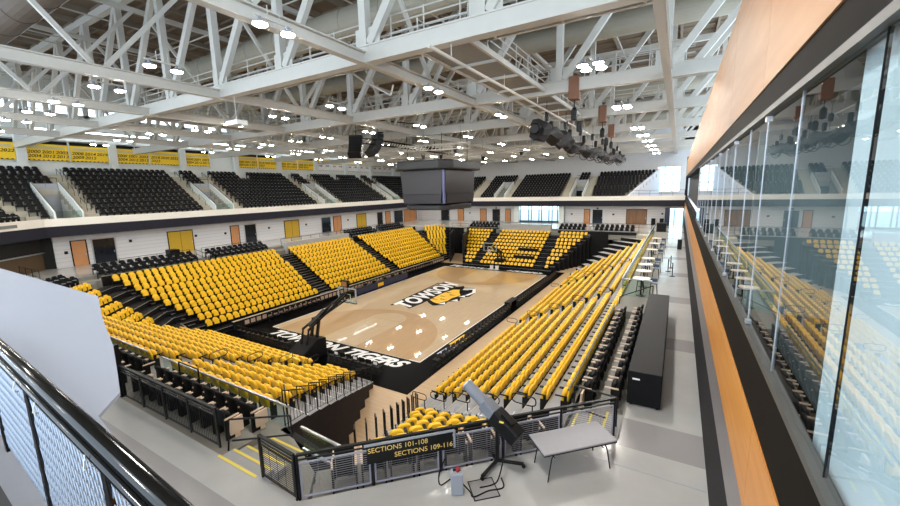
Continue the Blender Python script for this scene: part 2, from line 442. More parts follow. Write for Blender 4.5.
# glass panes
PY = [-34.2, -32.45, -30.83, -29.1, -27.45, -26.0, -24.1, -22.3, -20.5, -18.7, -16.9, -15.1, -13.3, -11.5, -9.7, -8.0]
for i in range(len(PY) - 1):
    w = struct('window_%d' % (i + 1), MB().box(EX + .02, EX + .035, PY[i] + .008, PY[i + 1] - .008, 9.28, 12.06), GLASS)
    jm = DARK if i < 2 else CHROME
    MB().box(EX + .015, EX + .04, PY[i + 1] - (.0022 if i < 3 else .005), PY[i + 1] + (.0022 if i < 3 else .005), 9.28, 12.06).obj('glazing_joint', jm, w)
    if i % 2 and i > 2: MB().box(EX - .01, EX + .06, PY[i + 1] - .05, PY[i + 1] + .05, 12.0, 12.06).box(EX - .01, EX + .06, PY[i + 1] - .05, PY[i + 1] + .05, 9.28, 9.33).obj('glass_clamp', CHROME, w)
# rooms behind the glass
rm = MB().box(EX + .05, 30, -36, -8, 9.0, 9.15)
struct('floor', rm, mat('suite_carpet', (0.35, 0.36, 0.37), 0.9))
struct('wall_east', MB().box(27.5, 27.8, -36, -8, 9.1, 12.5), ROOMD)
struct('ceiling', MB().box(EX + .4, 30, -36, -8, 12.35, 12.6), mat('suite_ceiling', (0.6, 0.62, 0.62), 0.8))
struct('wall_east', MB().box(EX + .14, 30, -30.2, -30.1, 9.15, 12.4).box(EX + .1, 30, -26.3, -26.2, 9.15, 12.4).box(EX + .1, 30, -22.4, -22.3, 9.15, 12.4).box(EX + .1, 30, -18.0, -17.9, 9.15, 12.4).box(EX + .1, 30, -8.1, -7.95, 9.15, 12.4), mat('suite_partition', (0.62, 0.66, 0.66), 0.8))
bl = MB().box(EX + .10, EX + .13, -35.5, -30.25, 9.16, 12.3)
tag(bl.obj('roller_blind', SHADE), 'pale blue-white blind drawn behind the nearest suite glass', 'blind')
struct('wall_east', MB().box(EX + .5, EX + .7, -7.95, 41, 9.2, 12.2), mat('charcoal_recess', (0.15, 0.15, 0.16), 0.7))
struct('wall_east', MB().box(EX - .06, EX + .3, 40.8, 41.2, ZC, 15.5), FASC)

# ================================================================ STANDS
RISE = 0.4
def zf(i): return 0.35 + RISE * i
def lerp(a, b, i, n=9): return a + (b - a) * i / n
# a stand: row i runs from point A(i) to point B(i) (seat line), tread reaches 'fr' in front of and 're' behind it along out
class Stand:
    def __init__(s, A, B, out, fr, re, rows=10):
        s.A, s.B, s.out, s.fr, s.re, s.rows = A, B, Vector((out[0], out[1])).normalized(), fr, re, rows
    def quad(s, i):
        a = Vector(s.A(i)); b = Vector(s.B(i)); o = s.out
        return a - o * s.fr, b - o * s.fr, b + o * s.re, a + o * s.re
    def at(s, i, u, off=0.0):
        """point at u metres from A along row i"""
        a = Vector(s.A(i)); b = Vector(s.B(i)); d = (b - a).normalized()
        return a + d * u + s.out * off
    def length(s, i): return (Vector(s.B(i)) - Vector(s.A(i))).length
    def rz(s): return math.atan2(-s.out.x, s.out.y)
ST = {}
SWP = {3: (-11.8, -21.1), 4: (-12.4, -21.5), 5: (-13.0, -21.8), 6: (-13.9, -22.1), 7: (-15.0, -22.3), 8: (-15.9, -22.6), 9: (-17.2, -22.7)}
SWN = {3: 4, 4: 4, 5: 5, 6: 6, 7: 6, 8: 7, 9: 8}
def sw_a(i):
    if i < 3: return (-10.7 - .88 * i, -19.6)
    q = SWP[i]; x = -10.7 - .88 * i; return (x, q[0] + q[1] - x)
def sw_b(i):
    if i < 3: return (-9.6, -19.2 - .5 * i)
    return (SWP[i][0] + SWN[i] * .56 * S2 + .1, SWP[i][1] - SWN[i] * .56 * S2 - .1)
WA = [-19.3, -19.3, -19.4, -19.6, -19.7, -19.7, -20.0, -20.4, -20.8, -21.3]
SB = [-8.9, -8.9, -9.0, -9.4, -9.7, -10.4, -11.0, -12.0, -12.7, -13.6]
ST['east'] = Stand(lambda i: (11.4 + .82 * i, -20.3 - .42 * i), lambda i: (11.4 + .82 * i, 14.0 + 1.0 * i), (1, 0), .5, .32)
ST['south'] = Stand(lambda i: (7.1 + .49 * i, -18.85 - .88 * i), lambda i: (SB[i], -18.85 - .88 * i), (0, -1), .55, .33)
ST['west'] = Stand(lambda i: (-10.7 - .88 * i, WA[i]), lambda i: (-10.7 - .88 * i, 19.8 + .42 * i), (-1, 0), .55, .33)
ST['north'] = Stand(lambda i: (-5.3 - .42 * i, 16.1 + .94 * i), lambda i: (7.75 + .36 * i, 16.1 + .94 * i), (0, 1), .55, .39)
ST['southeast'] = Stand(lambda i: corner(1, -1, 22.0 + .85 * i, -6.1 - .32 * i), lambda i: corner(1, -1, 22.0 + .85 * i, -5.6 + .22 * i), (1, -1), .5, .35)
ST['northwest'] = Stand(lambda i: corner(-1, 1, 22.3 + .9 * i, -7.1 - .22 * i), lambda i: corner(-1, 1, 22.3 + .9 * i, -3.9), (-1, 1), .55, .35)
ST['southwest'] = Stand(sw_a, sw_b, (-1, -1), .5, .45)
ST['northeast'] = Stand(lambda i: (11.4 + .82 * i, 14.1 + 1.0 * i), lambda i: (10.6 + .48 * i, 16.2 + 1.05 * i), (1, 1), .5, .5)
TR = dict(east=(CONC, CONC), south=(CONC, CURT), west=(DARK, DARK), north=(DARK, BLK), southeast=(CONC, CURT), northwest=(DARK, DARK), southwest=(DARK, DARK), northeast=(CONC, DARK))
TL = dict(east='long grey concrete seating terrace rising from the court to the suites side', south='seating terrace behind the near basket, grey treads and dark curtain skirt',
          west='dark telescopic terrace carrying the far long side of yellow seats', north='dark telescopic terrace behind the far basket with black side panel',
          southeast='small diagonal terrace between the near tunnel and the suites side', northwest='small diagonal terrace in the far corner beside the dark tunnel',
          southwest='dark stepped corner terrace beside the white-roofed room', northeast='empty corner terrace of dark risers and pale treads without seats')
for k, s in ST.items():
    mb = MB(); nos = MB()
    for i in range(s.rows):
        q = [tuple(p) for p in s.quad(i)]
        area = sum(q[j][0] * q[(j + 1) % 4][1] - q[(j + 1) % 4][0] * q[j][1] for j in range(4))
        if area < 0: q = q[::-1]
        n0 = len(mb.f)
        mb.prism(q, 0.0, zf(i) - (.006 if k in ('southwest', 'northeast') else 0), 1)
        mb.m[n0 + 1] = 0
    o = mb.obj('seating_terrace', list(TR[k])); tag(o, TL[k], 'seating terrace')
    for i in range(s.rows):                                     # nosing line along each tread
        q = s.quad(i); nos.bar((*q[0], zf(i) + .004), (*q[1], zf(i) + .004), .08 if k in ('west', 'southwest') else .05, .012)
    nos.obj('nosing', CHROME if k in ('west', 'southwest', 'northeast', 'northwest') else CONCB if k in ('east',) else CHROME, o)

# ---------------------------------------------------------------- seats
def slab(pts, y_front, y_back, bulge=0.0):
    """vertical-ish slab from an (x,z) outline, front at y_front and back at y_back, edges rounded inwards"""
    n = len(pts); cx = sum(p[0] for p in pts) / n; cz = sum(p[1] for p in pts) / n
    def lay(y, sc): return [(cx + (x - cx) * sc, y, cz + (z - cz) * sc) for x, z in pts]
    v = lay(y_front, .90) + lay(y_front + (y_back - y_front) * .3, 1.0) + lay(y_front + (y_back - y_front) * .7, 1.0) + lay(y_back, .88)
    f = [tuple(range(n))]
    for l in range(3): f += [(l * n + k, (l + 1) * n + k, (l + 1) * n + (k + 1) % n, l * n + (k + 1) % n) for k in range(n)]
    f += [tuple(range(4 * n - 1, 3 * n - 1, -1))]
    mb = MB(); mb.add(v, f); return mb
def rounded(x0, x1, z0, z1, r, rb=None, n=3):
    rb = r if rb is None else rb
    out = []
    for cx, cz, a0, rr in ((x1 - r, z1 - r, 0, r), (x0 + r, z1 - r, PI / 2, r), (x0 + rb, z0 + rb, PI, rb), (x1 - rb, z0 + rb, 1.5 * PI, rb)):
        out += [(cx + rr * math.cos(a0 + PI / 2 * k / n), cz + rr * math.sin(a0 + PI / 2 * k / n)) for k in range(n + 1)]
    return out
def lean(mb, z0, k, dy=0.0):
    mb.v = [(x, y + dy + (z - z0) * k, z) for x, y, z in mb.v]; return mb
# local frame: +Y is away from the court (behind), seat faces -Y, origin on the tread
def yellow_parts():
    back = lean(slab(rounded(-.215, .215, .40, .87, .19, .06, n=4), .16, .255), .4, .20)
    pan = lean(slab(rounded(-.212, .212, .36, .78, .15, .06, n=4), .0, .12), .4, .16)
    fr = MB()
    for s in (-1, 1):
        fr.box(s * .262 - .018, s * .262 + .018, .02, .24, .0, .44)
        fr.box(s * .262 - .02, s * .262 + .02, -.16, .22, .58, .62)
        fr.box(s * .262 - .015, s * .262 + .015, .12, .22, .44, .60)
    fr.box(-.25, .25, .14, .18, .36, .40)
    return back, pan, fr
def black_parts():
    back = lean(slab(rounded(-.235, .235, .38, .88, .06, .05), .15, .25), .4, .12)
    pan = lean(slab(rounded(-.21, .21, .36, .74, .07, .06), 0.0, .14), .4, .08)
    fr = MB()
    for s in (-1, 1):
        fr.box(s * .262 - .02, s * .262 + .02, .02, .26, .0, .60)
    fr.box(-.25, .25, .13, .18, .34, .39)
    arm = MB()
    for s in (-1, 1): arm.box(s * .262 - .026, s * .262 + .026, -.16, .24, .60, .635)
    return back, pan, fr, arm
yb, yp, yf = yellow_parts()
bb, bp, bf, ba = black_parts()
Y_ME = [yb.mesh('backrest', YEL, True), yp.mesh('seat', YEL, True), yf.mesh('frame', BLKM)]
B_ME = [bb.mesh('backrest', BLK, True), bp.mesh('seat', BLK, True), bf.mesh('frame', BLKM), ba.mesh('armrest', TAN)]
def proto(name, meshes, names):
    r = bpy.data.objects.new(name, None)
    r.empty_display_size = .2
    kids = []
    for me, n in zip(meshes, names): kids.append((n, me))
    return kids
def put_seat(name, kids, loc, rz, label, group):
    r = bpy.data.objects.new(name, None); COL.objects.link(r); r.location = loc; r.rotation_euler = (0, 0, rz); r.empty_display_size = .2
    tag(r, label, 'seat', group)
    for n, me in kids:
        c = bpy.data.objects.new(n, me); COL.objects.link(c); c.parent = r
    return r
Y_KIDS = list(zip(('backrest', 'seat', 'frame'), Y_ME))
B_KIDS = list(zip(('backrest', 'seat', 'frame', 'armrest'), B_ME))
# simple single-mesh seats for far away
def small(parts, mis, mats, name):
    mb = MB()
    for p, mi in zip(parts, mis): mb.merge(MB().add(p.v, p.f, mi), Matrix.Identity(4))
    return mb
def blocky(x0, x1, y0, y1, z0, z1, k, mi, dz=.05):
    """leaning seat panel with a narrowed top"""
    v = []
    for z, s in ((z0, 1), (z1 - dz, 1), (z1, .55)):
        o = (z - z0) * k
        v += [(x0 * s, y0 + o, z), (x1 * s, y0 + o, z), (x1 * s, y1 + o, z), (x0 * s, y1 + o, z)]
    f = [(3, 2, 1, 0), (8, 9, 10, 11)]
    for l in (0, 4): f += [(l + a, l + (a + 1) % 4, l + 4 + (a + 1) % 4, l + 4 + a) for a in range(4)]
    mb = MB(); mb.add(v, f, mi); return mb
def low_seat(black):
    mb = MB(); I = Matrix.Identity(4)
    mb.merge(blocky(-.205 - .02 * black, .205 + .02 * black, .16, .26, .40, .87 + .02 * black, .18, 0, .12), I)
    mb.merge(blocky(-.2, .2, .0, .12, .37, .77, .16, 0, .1), I)
    mb.box(-.27, -.245, .03, .24, 0, .6, 1); mb.box(.245, .27, .03, .24, 0, .6, 1)
    if black: mb.box(-.29, -.235, -.14, .2, .6, .64, 2)
    return mb
YLOW, BLOW = low_seat(0), low_seat(1)
BLOW_ME = BLOW.mesh('auditorium_chair', [BLK, BLKM, LGREY])
YPOS = []; BPOS = []          # (location, rotation, label, group)
SP = 0.575
def seat_run(store, stand, i, u0, u1, zz, text, group, off=0.0, sp=None, straight=None):
    sp = sp or SP
    n = int((u1 - u0) / sp)
    if n <= 0: return
    m = ((u1 - u0) - n * sp) / 2
    for k in range(n):
        p = stand.at(i, u0 + m + (k + .5) * sp, off)
        store.append(((p.x, p.y, zz), stand.rz(), text % nth(k + 1), group))
def cuts_to_runs(L, gaps):
    runs = []; c = 0.0
    for a, b in gaps:
        if a > c: runs.append((c, a))
        c = b
    if L > c: runs.append((c, L))
    return runs
# east stand: A end near. aisles at Y about -20.3..-19 (end), -6.6, +5.6
e = ST['east']
for i in range(10):
    yA = e.A(i)[1]; L = e.length(i)
    near = (-18.7 - .40 * i) - yA
    g = [(0, near), (-7.3 - yA, -6.1 - yA), (5.0 - yA, 6.2 - yA)]
    for bi, (a, b) in enumerate(cuts_to_runs(L, g)):
        seat_run(YPOS, e, i, a, b, zf(i), 'yellow folding seat, %%s in row %s up, %s block of the suites side stand' % (('one two three four five six seven eight nine ten'.split())[i], ['near', 'middle', 'far'][bi]), 'yellow seats on the suites side')
s_ = ST['south']
for i in range(10):
    xA = s_.A(i)[0]; L = s_.length(i)
    c = 3.6 if i < 3 else 3.6
    g = [(0, .55), (xA - 4.1, xA - 2.9)] if i > 0 else [(0, .55), (xA - 4.1, xA - 2.9)]
    for bi, (a, b) in enumerate(cuts_to_runs(L - .3, g)):
        seat_run(YPOS, s_, i, a, b, zf(i), 'yellow folding seat, %%s in row %s up, %s block of the near end stand' % (('one two three four five six seven eight nine ten'.split())[i], ['tunnel', 'far'][bi]), 'yellow seats behind the near basket')
w_ = ST['west']
for i in range(10):
    yA = w_.A(i)[1]; L = w_.length(i)
    g = [(0, -18.1 - .33 * i - yA), (lerp(-6.5, -5.3, i) - yA, lerp(-4.9, -3.9, i) - yA), (lerp(5.6, 6.9, i) - yA, lerp(7.2, 8.3, i) - yA), (L - 1.4, L + 9)]
    for bi, (a, b) in enumerate(cuts_to_runs(L, g)):
        seat_run(YPOS, w_, i, a, b, zf(i), 'yellow folding seat, %%s in row %s up, %s block across the court' % (('one two three four five six seven eight nine ten'.split())[i], ['near', 'middle', 'far', 'last'][bi]), 'yellow seats across the court')
n_ = ST['north']
for i in range(10):
    xA = n_.A(i)[0]; L = n_.length(i)
    g = [(lerp(-3.9, -4.3, i) - xA, lerp(-2.8, -3.1, i) - xA), (5.35 - xA, 6.5 - xA), (7.6 + .35 * i - xA, L + 1)]
    for bi, (a, b) in enumerate(cuts_to_runs(L, g)):
        seat_run(YPOS, n_, i, a, b, zf(i), 'yellow folding seat, %%s in row %s up, %s block behind the far basket' % (('one two three four five six seven eight nine ten'.split())[i], ['left', 'middle', 'right', 'last'][bi]), 'yellow seats behind the far basket')
for i in range(2, 10):
    L = ST['southeast'].length(i)
    seat_run(YPOS, ST['southeast'], i, .4, L - 1.1 if i < 9 else L - .9, zf(i), 'yellow folding seat, %%s in row %s up, corner stand beside the tunnel' % (('one two three four five six seven eight nine ten'.split())[i]), 'yellow seats in the near corner stand')
for i in range(10):
    L = ST['northwest'].length(i)
    seat_run(YPOS, ST['northwest'], i, .2, L - .6, zf(i), 'yellow folding seat, %%s in row %s up, far corner stand' % (('one two three four five six seven eight nine ten'.split())[i]), 'yellow seats in the far corner stand')
for i in range(3, 10):
    for k in range(SWN[i]):
        p = Vector(SWP[i]) + Vector((S2, -S2)) * SP * (k + .5); YPOS.append(((p.x, p.y, zf(i)), PI - PI / 4, 'yellow folding seat, %s in row %s up, corner beside the white-roofed room' % (nth(k + 1), ('one two three four five six seven eight nine ten'.split())[i]), 'yellow seats in the southwest corner'))
def size_in_view(e):
    x, y, z = px((e[0][0], e[0][1], e[0][2] + .6))
    if not (-15 < x < 915 and -15 < y < 521): return 0
    if e[0][0] < -9 and e[0][1] < -24 : return 0.001 / z
    return 1 / z
def place(store, kids, low_me, low_mb, low_mats, name, stuff_name, stuff_label, near=22, most=300):
    store.sort(key=size_in_view, reverse=True)
    for k, (loc, rz, lab, grp) in enumerate(store[:most]):
        if px(loc)[2] < near and 'far basket' not in grp: put_seat(name, kids, loc, rz, lab, grp)
        else:
            o = bpy.data.objects.new(name, low_me); COL.objects.link(o); o.location = loc; o.rotation_euler = (0, 0, rz); o.scale.z = .72 if 'far basket' in grp else 1; tag(o, lab, 'seat', grp)
    rest = [r for r in store[most:] if size_in_view(r) > 0]
    if not rest: return
    mb = MB()
    for loc, rz, _, g_ in rest: mb.merge(low_mb, Matrix.Translation(loc) @ Matrix.Rotation(rz, 4, 'Z') @ Matrix.Diagonal((1, 1, .72 if 'yellow seats behind the far basket' in g_ else 1, 1)))
    tag(mb.obj(stuff_name, low_mats), stuff_label, 'seats', kind='stuff')
YLOW_ME = YLOW.mesh('stadium_seat', [YEL, BLKM])
place(YPOS, Y_KIDS, YLOW_ME, YLOW, [YEL, BLKM], 'stadium_seat', 'stadium_seats', 'remaining rows of yellow folding seats farther around the bowl', near=40)

# ---------------------------------------------------------------- concourse-edge black seats (two rows each)
platf = MB()
def strip(p, q, out, offs, z0, z1, mb):
    """rectangular platform between p and q, from offs[0] to offs[1] outward"""
    p = Vector(p); q = Vector(q); o = Vector(out).normalized()
    quad = [p + o * offs[0], q + o * offs[0], q + o * offs[1], p + o * offs[1]]
    ar = sum(quad[j].x * quad[(j + 1) % 4].y - quad[(j + 1) % 4].x * quad[j].y for j in range(4))
    if ar < 0: quad = quad[::-1]
    mb.prism([tuple(v) for v in quad], z0, z1)
W_ = dict(southwest=((-19.3, -22.2), (-14.3, -27.2), (-1, -1)),
   
    east=((19.1, -24.6), (19.1, -12.5), (1, 0)), south=((11.9, -27.35), (-14.8, -27.35), (0, -1)), west=((-19.4, -23.4), (-19.4, 23.8), (-1, 0)), north=((-9.5, 25.0), (17.0, 25.0), (0, 1)))
d0 = 30.05
SEA = corner(1, -1, d0, -9.9); SEB = corner(1, -1, d0, -3.2)
W_['southeast'] = (SEA, SEB, (1, -1))
RES = {'east': (.5, 1.27, 1.65), 'south': (.55, 1.3, 1.9), 'west': (.9, 1.75, 2.55), 'north': (.6, 1.4, 2.05), 'southeast': (.35, 1.0, 1.42), 'southwest': (.45, 1.2, 1.7)}
pm = MB()
for k, (p, q, o) in W_.items():
    a, b, c = RES[k]
    h1, h2 = (4.45, 4.75) if k in ('west', 'north') else (4.3, 4.5)
    strip(p, q, o, (0, a + .33), 3.6, h1, pm)
    strip(p, q, o, (a + .33, c), 3.6, h2, pm)
strip((19.1, -12.5), (19.1, 27.0), (1, 0), (0, 1.66), 3.6, ZC, pm)
strip((20.75, -24.0), (20.75, -12.5), (-1, 0), (0, .05), 4.0, ZC, pm)
pm.prism([corner(1, -1, d0, -9.95), (15.1, -29.35), (11.9, -29.25), (11.9, -27.35)], 3.6, 4.3)
pm.prism([corner(1, -1, d0, -3.2), (19.1, -24.6), (20.75, -23.7), corner(1, -1, 31.4, -3.2)], 3.6, 4.3)
pm.prism([(-21.95, -23.4), (-19.2, -21.8), (-13.9, -27.2), (-14.8, -27.35), (-14.8, -29.25), (-16.5, -29.25)], 3.6, 4.4)
struct('floor', pm, mat('dim_concrete', (.52, .51, .48), .7))
BL = []
def black_rows(k, spans, label, group, rows=(0, 1), z=None):
    z = z or ((4.45, 4.75) if k in ('west', 'north') else (4.3, 4.5))
    p, q, o = W_[k]; a, b, c = RES[k]
    st = Stand(lambda i: p, lambda i: q, o, 0, 0, 1)
    for r in rows:
        for si, (u0, u1) in enumerate(spans):
            n = int((u1 - u0) / (.72 if k == 'east' else .6))
            for j in range(n):
                pt = st.at(0, u0 + (j + .5) * (u1 - u0) / n, (a, b)[r] - .12)
                BL.append(((pt.x, pt.y, z[r]), st.rz(), 'black padded seat, %s in the %s row, %s' % (nth(j + 1), ['front', 'back'][r], label % nth(si + 1)), group))
black_rows('east', [(2.4, 11.6)], 'beside the long black counter%.0s', 'black seats beside the black counter')
black_rows('south', [(.55, 6.3), (7.3, 14.5)], '%s block behind the near end glass', 'black seats above the near end stand')
black_rows('southeast', [(.4, 6.3)], 'behind the sections sign fence%.0s', 'black seats behind the sections sign')
black_rows('west', [(2.0, 10.1), (11.3, 18.0), (31.3, 37.5), (38.6, 45.0)], '%s block across the court', 'black seats on the far concourse edge')
black_rows('southwest', [(.6, 5.6)], 'in the corner past the white roof%.0s', 'black seats in the far left corner')
black_rows('north', [(.3, 5.6), (15.6, 19.6), (20.8, 26.2)], '%s block above the far basket', 'black seats above the far end stand')
place(BL, B_KIDS, BLOW_ME, BLOW, [BLK, BLKM, LGREY], 'padded_seat', 'padded_seats', 'remaining black padded seats on the concourse edge', near=26, most=300)
def end_panel(x, y, z, rz, lab):
    o = MB().prism([(-.03, -.18), (.03, -.18), (.03, .2), (-.03, .2)], 0.14, .60).prism([(-.015, -.05), (.015, -.05), (.015, .1), (-.015, .1)], 0, .16).obj('seat_end_panel', TAN, bevel=.01)
    o.location = (x, y, z); o.rotation_euler = (0, 0, rz); tag(o, lab, 'seat end panel')
end_panel(19.48, -22.28, 4.3, 0, 'pale birch end panel closing the front black row by the counter')
o_ = [(11.38, -27.78, 4.3, 'front'), (11.38, -28.53, 4.5, 'back')]
for x, y, z, l in o_: end_panel(x, y, z, 0, 'pale birch end panel closing the %s black seat row nearest the tunnel' % l)

# parapets and dark edge in front of the black rows
for bx, lab in (((-19.5, -19.3, -21.4, -13.2, 3.9), 'nearest black seats across the court'), ((-19.5, -19.3, -11.9, -5.4, 3.9), 'second black seat block across the court'), ((-19.5, -19.3, 7.9, 23.6, 3.9), 'farthest black seats across the court'),
                ((-9.4, -4.0, 24.95, 25.1, 3.9), 'black seats left of the far grey parapet'), ((6.2, 17, 24.95, 25.1, 4.3), 'black seats right of the far grey parapet')):
    x0, x1, y0, y1, z0 = bx
    o = MB().box(x0, x1, y0, y1, z0, 4.75).obj('parapet', BLKP); tag(o, 'low black parapet in front of the ' + lab, 'parapet')
    MB().box(x0 - .02, x1 + .02, y0 - .02, y1 + .02, 4.75, 4.79).obj('capping', CHROME, o)
tag(MB().box(-19.7, -19.3, -3.7, 7.0, 3.9, 5.3).obj('parapet', GREYP), 'plain grey parapet above the middle yellow block across the court', 'parapet')
tag(MB().box(-3.3, 5.1, 25.0, 25.3, 3.9, 5.5).obj('parapet', GREYP), 'plain grey parapet above the middle block behind the far basket', 'parapet')

# ================================================================ UPPER TIER
def zu(i, north=False): return 9.2 + (.42 if north else .50) * i
UW = Stand(lambda i: (-27.9 - .86 * i, -22.6 - .5 * i), lambda i: (-27.9 - .86 * i, 36.8 + .86 * i), (-1, 0), .5, .36)
UN = Stand(lambda i: (-27.9 - .86 * i, 37.1 + .86 * i), lambda i: (14.3 + .43 * i, 37.1 + .86 * i), (0, 1), .5, .36)
US = Stand(lambda i: (-27.9 - .86 * i, -22.8 - .5 * i), lambda i: (-17.6 - .5 * i, -33.2 - .7 * i), (-1, -1), .3, .6)
UPOS = []
up_defs = [
    (UW, 'upper tier across the court', [(-21.3 + .0, -19.5, 1), (-8.0, -6.8, 0), (-6.8, -4.7, 1), (-4.7, -3.3, 0), (9.4, 10.5, 0), (10.5, 13.0, 1), (13.0, 14.6, 0), (26.6, 27.8, 0), (27.8, 30.0, 1), (30.0, 31.3, 0)],
     [(-19.5, -18.2, 0), (1.5, 2.5, 2), (20.0, 21, 2)]),
    (UN, 'upper tier behind the far basket', [(-14.8, -13.0, 0), (-9.4, -7.5, 1), (-7.5, -6.2, 0), (3.4, 5.1, 0), (5.1, 7.1, 1), (7.1, 8.4, 0), (-24.0, -22.5, 1)], []),
]
for st, nm, cut, cut2 in up_defs:
    mb = MB(); vom = MB()
    allc = sorted(cut + cut2)
    ax = 1 if st is UW else 0
    for i in range(10):
        a0 = st.A(i)[ax]; L = st.length(i)
        gaps = []
        for c0, c1, kind in allc:
            if kind == 1 and i > 5: continue
            if kind == 2 and i < 8: continue
            gaps.append((c0 - a0, c1 - a0, kind))
        gl = [(g[0], g[1]) for g in gaps]
        # terrace (opened over the vomitories)
        for (u0, u1) in cuts_to_runs(L, [(g[0], g[1]) for g in gaps if g[2] == 1]):
            p, q = st.at(i, u0), st.at(i, u1)
            quad = [p - st.out * st.fr, q - st.out * st.fr, q + st.out * st.re, p + st.out * st.re]
            ar = sum(quad[j].x * quad[(j + 1) % 4].y - quad[(j + 1) % 4].x * quad[j].y for j in range(4))
            if ar < 0: quad = quad[::-1]
            mb.prism([tuple(v) for v in quad], zu(i, st is UN) - .55, zu(i, st is UN))
        runs = []; c = 0.0
        for a, b in gl:
            if a > c: runs.append((c, a))
            c = max(c, b)
        if L > c: runs.append((c, L))
        for ri, (a, b) in enumerate(runs):
            seat_run(UPOS, st, i, a + .1, b - .1, zu(i, st is UN), 'black folding seat, %%s in row %s, block %s of the %s' % (('one two three four five six seven eight nine ten'.split())[i], ('one two three four five six seven eight nine ten eleven twelve'.split())[ri], nm), 'black seats in the ' + nm, sp=.58)
        # half steps in the aisles
        for a, b, kind in gaps:
            if kind != 1 and b - a < 3:
                p, q = st.at(i, a), st.at(i, b)
                quad = [p - st.out * (st.fr + .42), q - st.out * (st.fr + .42), q - st.out * st.fr, p - st.out * st.fr]
                ar = sum(quad[j].x * quad[(j + 1) % 4].y - quad[(j + 1) % 4].x * quad[j].y for j in range(4))
                if ar < 0: quad = quad[::-1]
                if i > 0: mb.prism([tuple(v) for v in quad], zu(i, st is UN) - .5, zu(i, st is UN) - .22)
    tag(mb.obj('seating_terrace', CONCB), 'beige concrete steps of the ' + nm, 'seating terrace')
    for vi, c in enumerate([c for c in allc if c[2] == 1]):
        v = thing('stair_opening', 'white walled entrance opening, %s from the nearest, in the %s' % (nth(vi + 1), nm), 'stair opening')
        if ax == 1:
            xf, xb = -27.6, -32.6
            for y in (c[0] - .08, c[1] + .08):
                sw = MB(); sw.add([(xf, y - .07, 9.0), (xf, y + .07, 9.0), (xb, y + .07, 9.0), (xb, y - .07, 9.0), (xf, y - .07, 10.0), (xf, y + .07, 10.0), (xb, y + .07, 12.9), (xb, y - .07, 12.9)],
                       [(0, 1, 2, 3), (7, 6, 5, 4), (0, 4, 5, 1), (1, 5, 6, 2), (2, 6, 7, 3), (3, 7, 4, 0)]).obj('side_wall', WHT, v)
            MB().box(xb - .1, xb + .02, c[0] - .1, c[1] + .1, 9, 12.75).obj('back_wall', LGREY, v)
            MB().box(xb, xf, c[0], c[1], 8.8, 9.0).obj('landing', WHTW, v)
            MB().box(xf - .03, xf, c[0], c[1], 9.0, 10.1).obj('glass_panel', RGLASS, v)
            r = MB(); r.tube((xb, c[0], 13.3), (xb, c[1], 13.3), .03)
            for k in range(3): yy = c[0] + (c[1] - c[0]) * k / 2; r.tube((xb, yy, 12.4), (xb, yy, 13.3), .025)
            for y in (c[0] - .1, c[1] + .1): r.tube((xf, y, 10.3), (xb, y, 12.95), .025)
            r.obj('handrail', BLKM, v)
        else:
            yf_, yb_ = 36.8, 41.8
            for x in (c[0] - .08, c[1] + .08):
                sw = MB(); sw.add([(x - .07, yf_, 9.0), (x + .07, yf_, 9.0), (x + .07, yb_, 9.0), (x - .07, yb_, 9.0), (x - .07, yf_, 10.0), (x + .07, yf_, 10.0), (x + .07, yb_, 12.5), (x - .07, yb_, 12.5)],
                       [(0, 3, 2, 1), (7, 4, 5, 6), (0, 1, 5, 4), (1, 2, 6, 5), (2, 3, 7, 6), (3, 0, 4, 7)]).obj('side_wall', WHT, v)
            MB().box(c[0] - .1, c[1] + .1, yb_, yb_ + .1, 10.4, 12.4).obj('back_wall', LGREY, v)
            MB().box(c[0], c[1], yb_, yb_ + .1, 9, 10.4).obj('doorway', DARK, v)
            r = MB(); r.tube((c[0], yb_, 13.2), (c[1], yb_, 13.2), .03)
            for x in (c[0] - .1, c[1] + .1): r.tube((x, yf_, 10.3), (x, yb_, 12.95), .025)
            r.obj('handrail', BLKM, v)
mb = MB()
for i in range(10):
    q = [tuple(p) for p in US.quad(i)]
    ar = sum(q[j][0] * q[(j + 1) % 4][1] - q[(j + 1) % 4][0] * q[j][1] for j in range(4))
    if ar < 0: q = q[::-1]
    mb.prism(q, zu(i) - .55, zu(i))
    seat_run(UPOS, US, i, 1.2, US.length(i) - .5, zu(i), 'black folding seat, %%s in row %s of the upper corner above the white-roofed room' % ('one two three four five six seven eight nine ten'.split())[i], 'black seats in the upper corner', sp=.58)
tag(mb.obj('seating_terrace', CONCB), 'beige concrete steps of the upper corner near the first stair opening', 'seating terrace')
place(UPOS, [], BLOW_ME, BLOW, [BLK, BLKM, LGREY], 'auditorium_chair', 'auditorium_chairs', 'remaining rows of black folding seats in the upper tier', near=0)
# end wall of the upper north tier (white sloping wall) and rail
ew = MB()
x0, x1 = 14.2, 18.3
ew.add([(x0, 36.7, 9.2), (x1 + .2, 45.6, 9.2), (x1 + .2, 45.6, 14.1), (x0, 36.7, 9.4), (x0 + .15, 36.7, 9.2), (x1 + .35, 45.6, 9.2), (x1 + .35, 45.6, 14.1), (x0 + .15, 36.7, 9.4)],
       [(0, 1, 2, 3), (7, 6, 5, 4), (0, 4, 5, 1), (1, 5, 6, 2), (2, 6, 7, 3), (3, 7, 4, 0)])
struct('wall_north', ew, WHTW)
struct('window_30', MB().box(18.2, 21.8, 45.55, 45.58, 9.9, 14.3), RGLASS)
MB_f = MB()
for x in (18.2, 19.4, 20.6, 21.8): MB_f.box(x - .06, x + .06, 45.5, 45.62, 9.9, 14.3)
for z in (9.9, 11.4, 12.9, 14.3): MB_f.box(18.2, 21.8, 45.5, 45.62, z - .06, z + .06)
struct('trim_30', MB_f, STEEL)

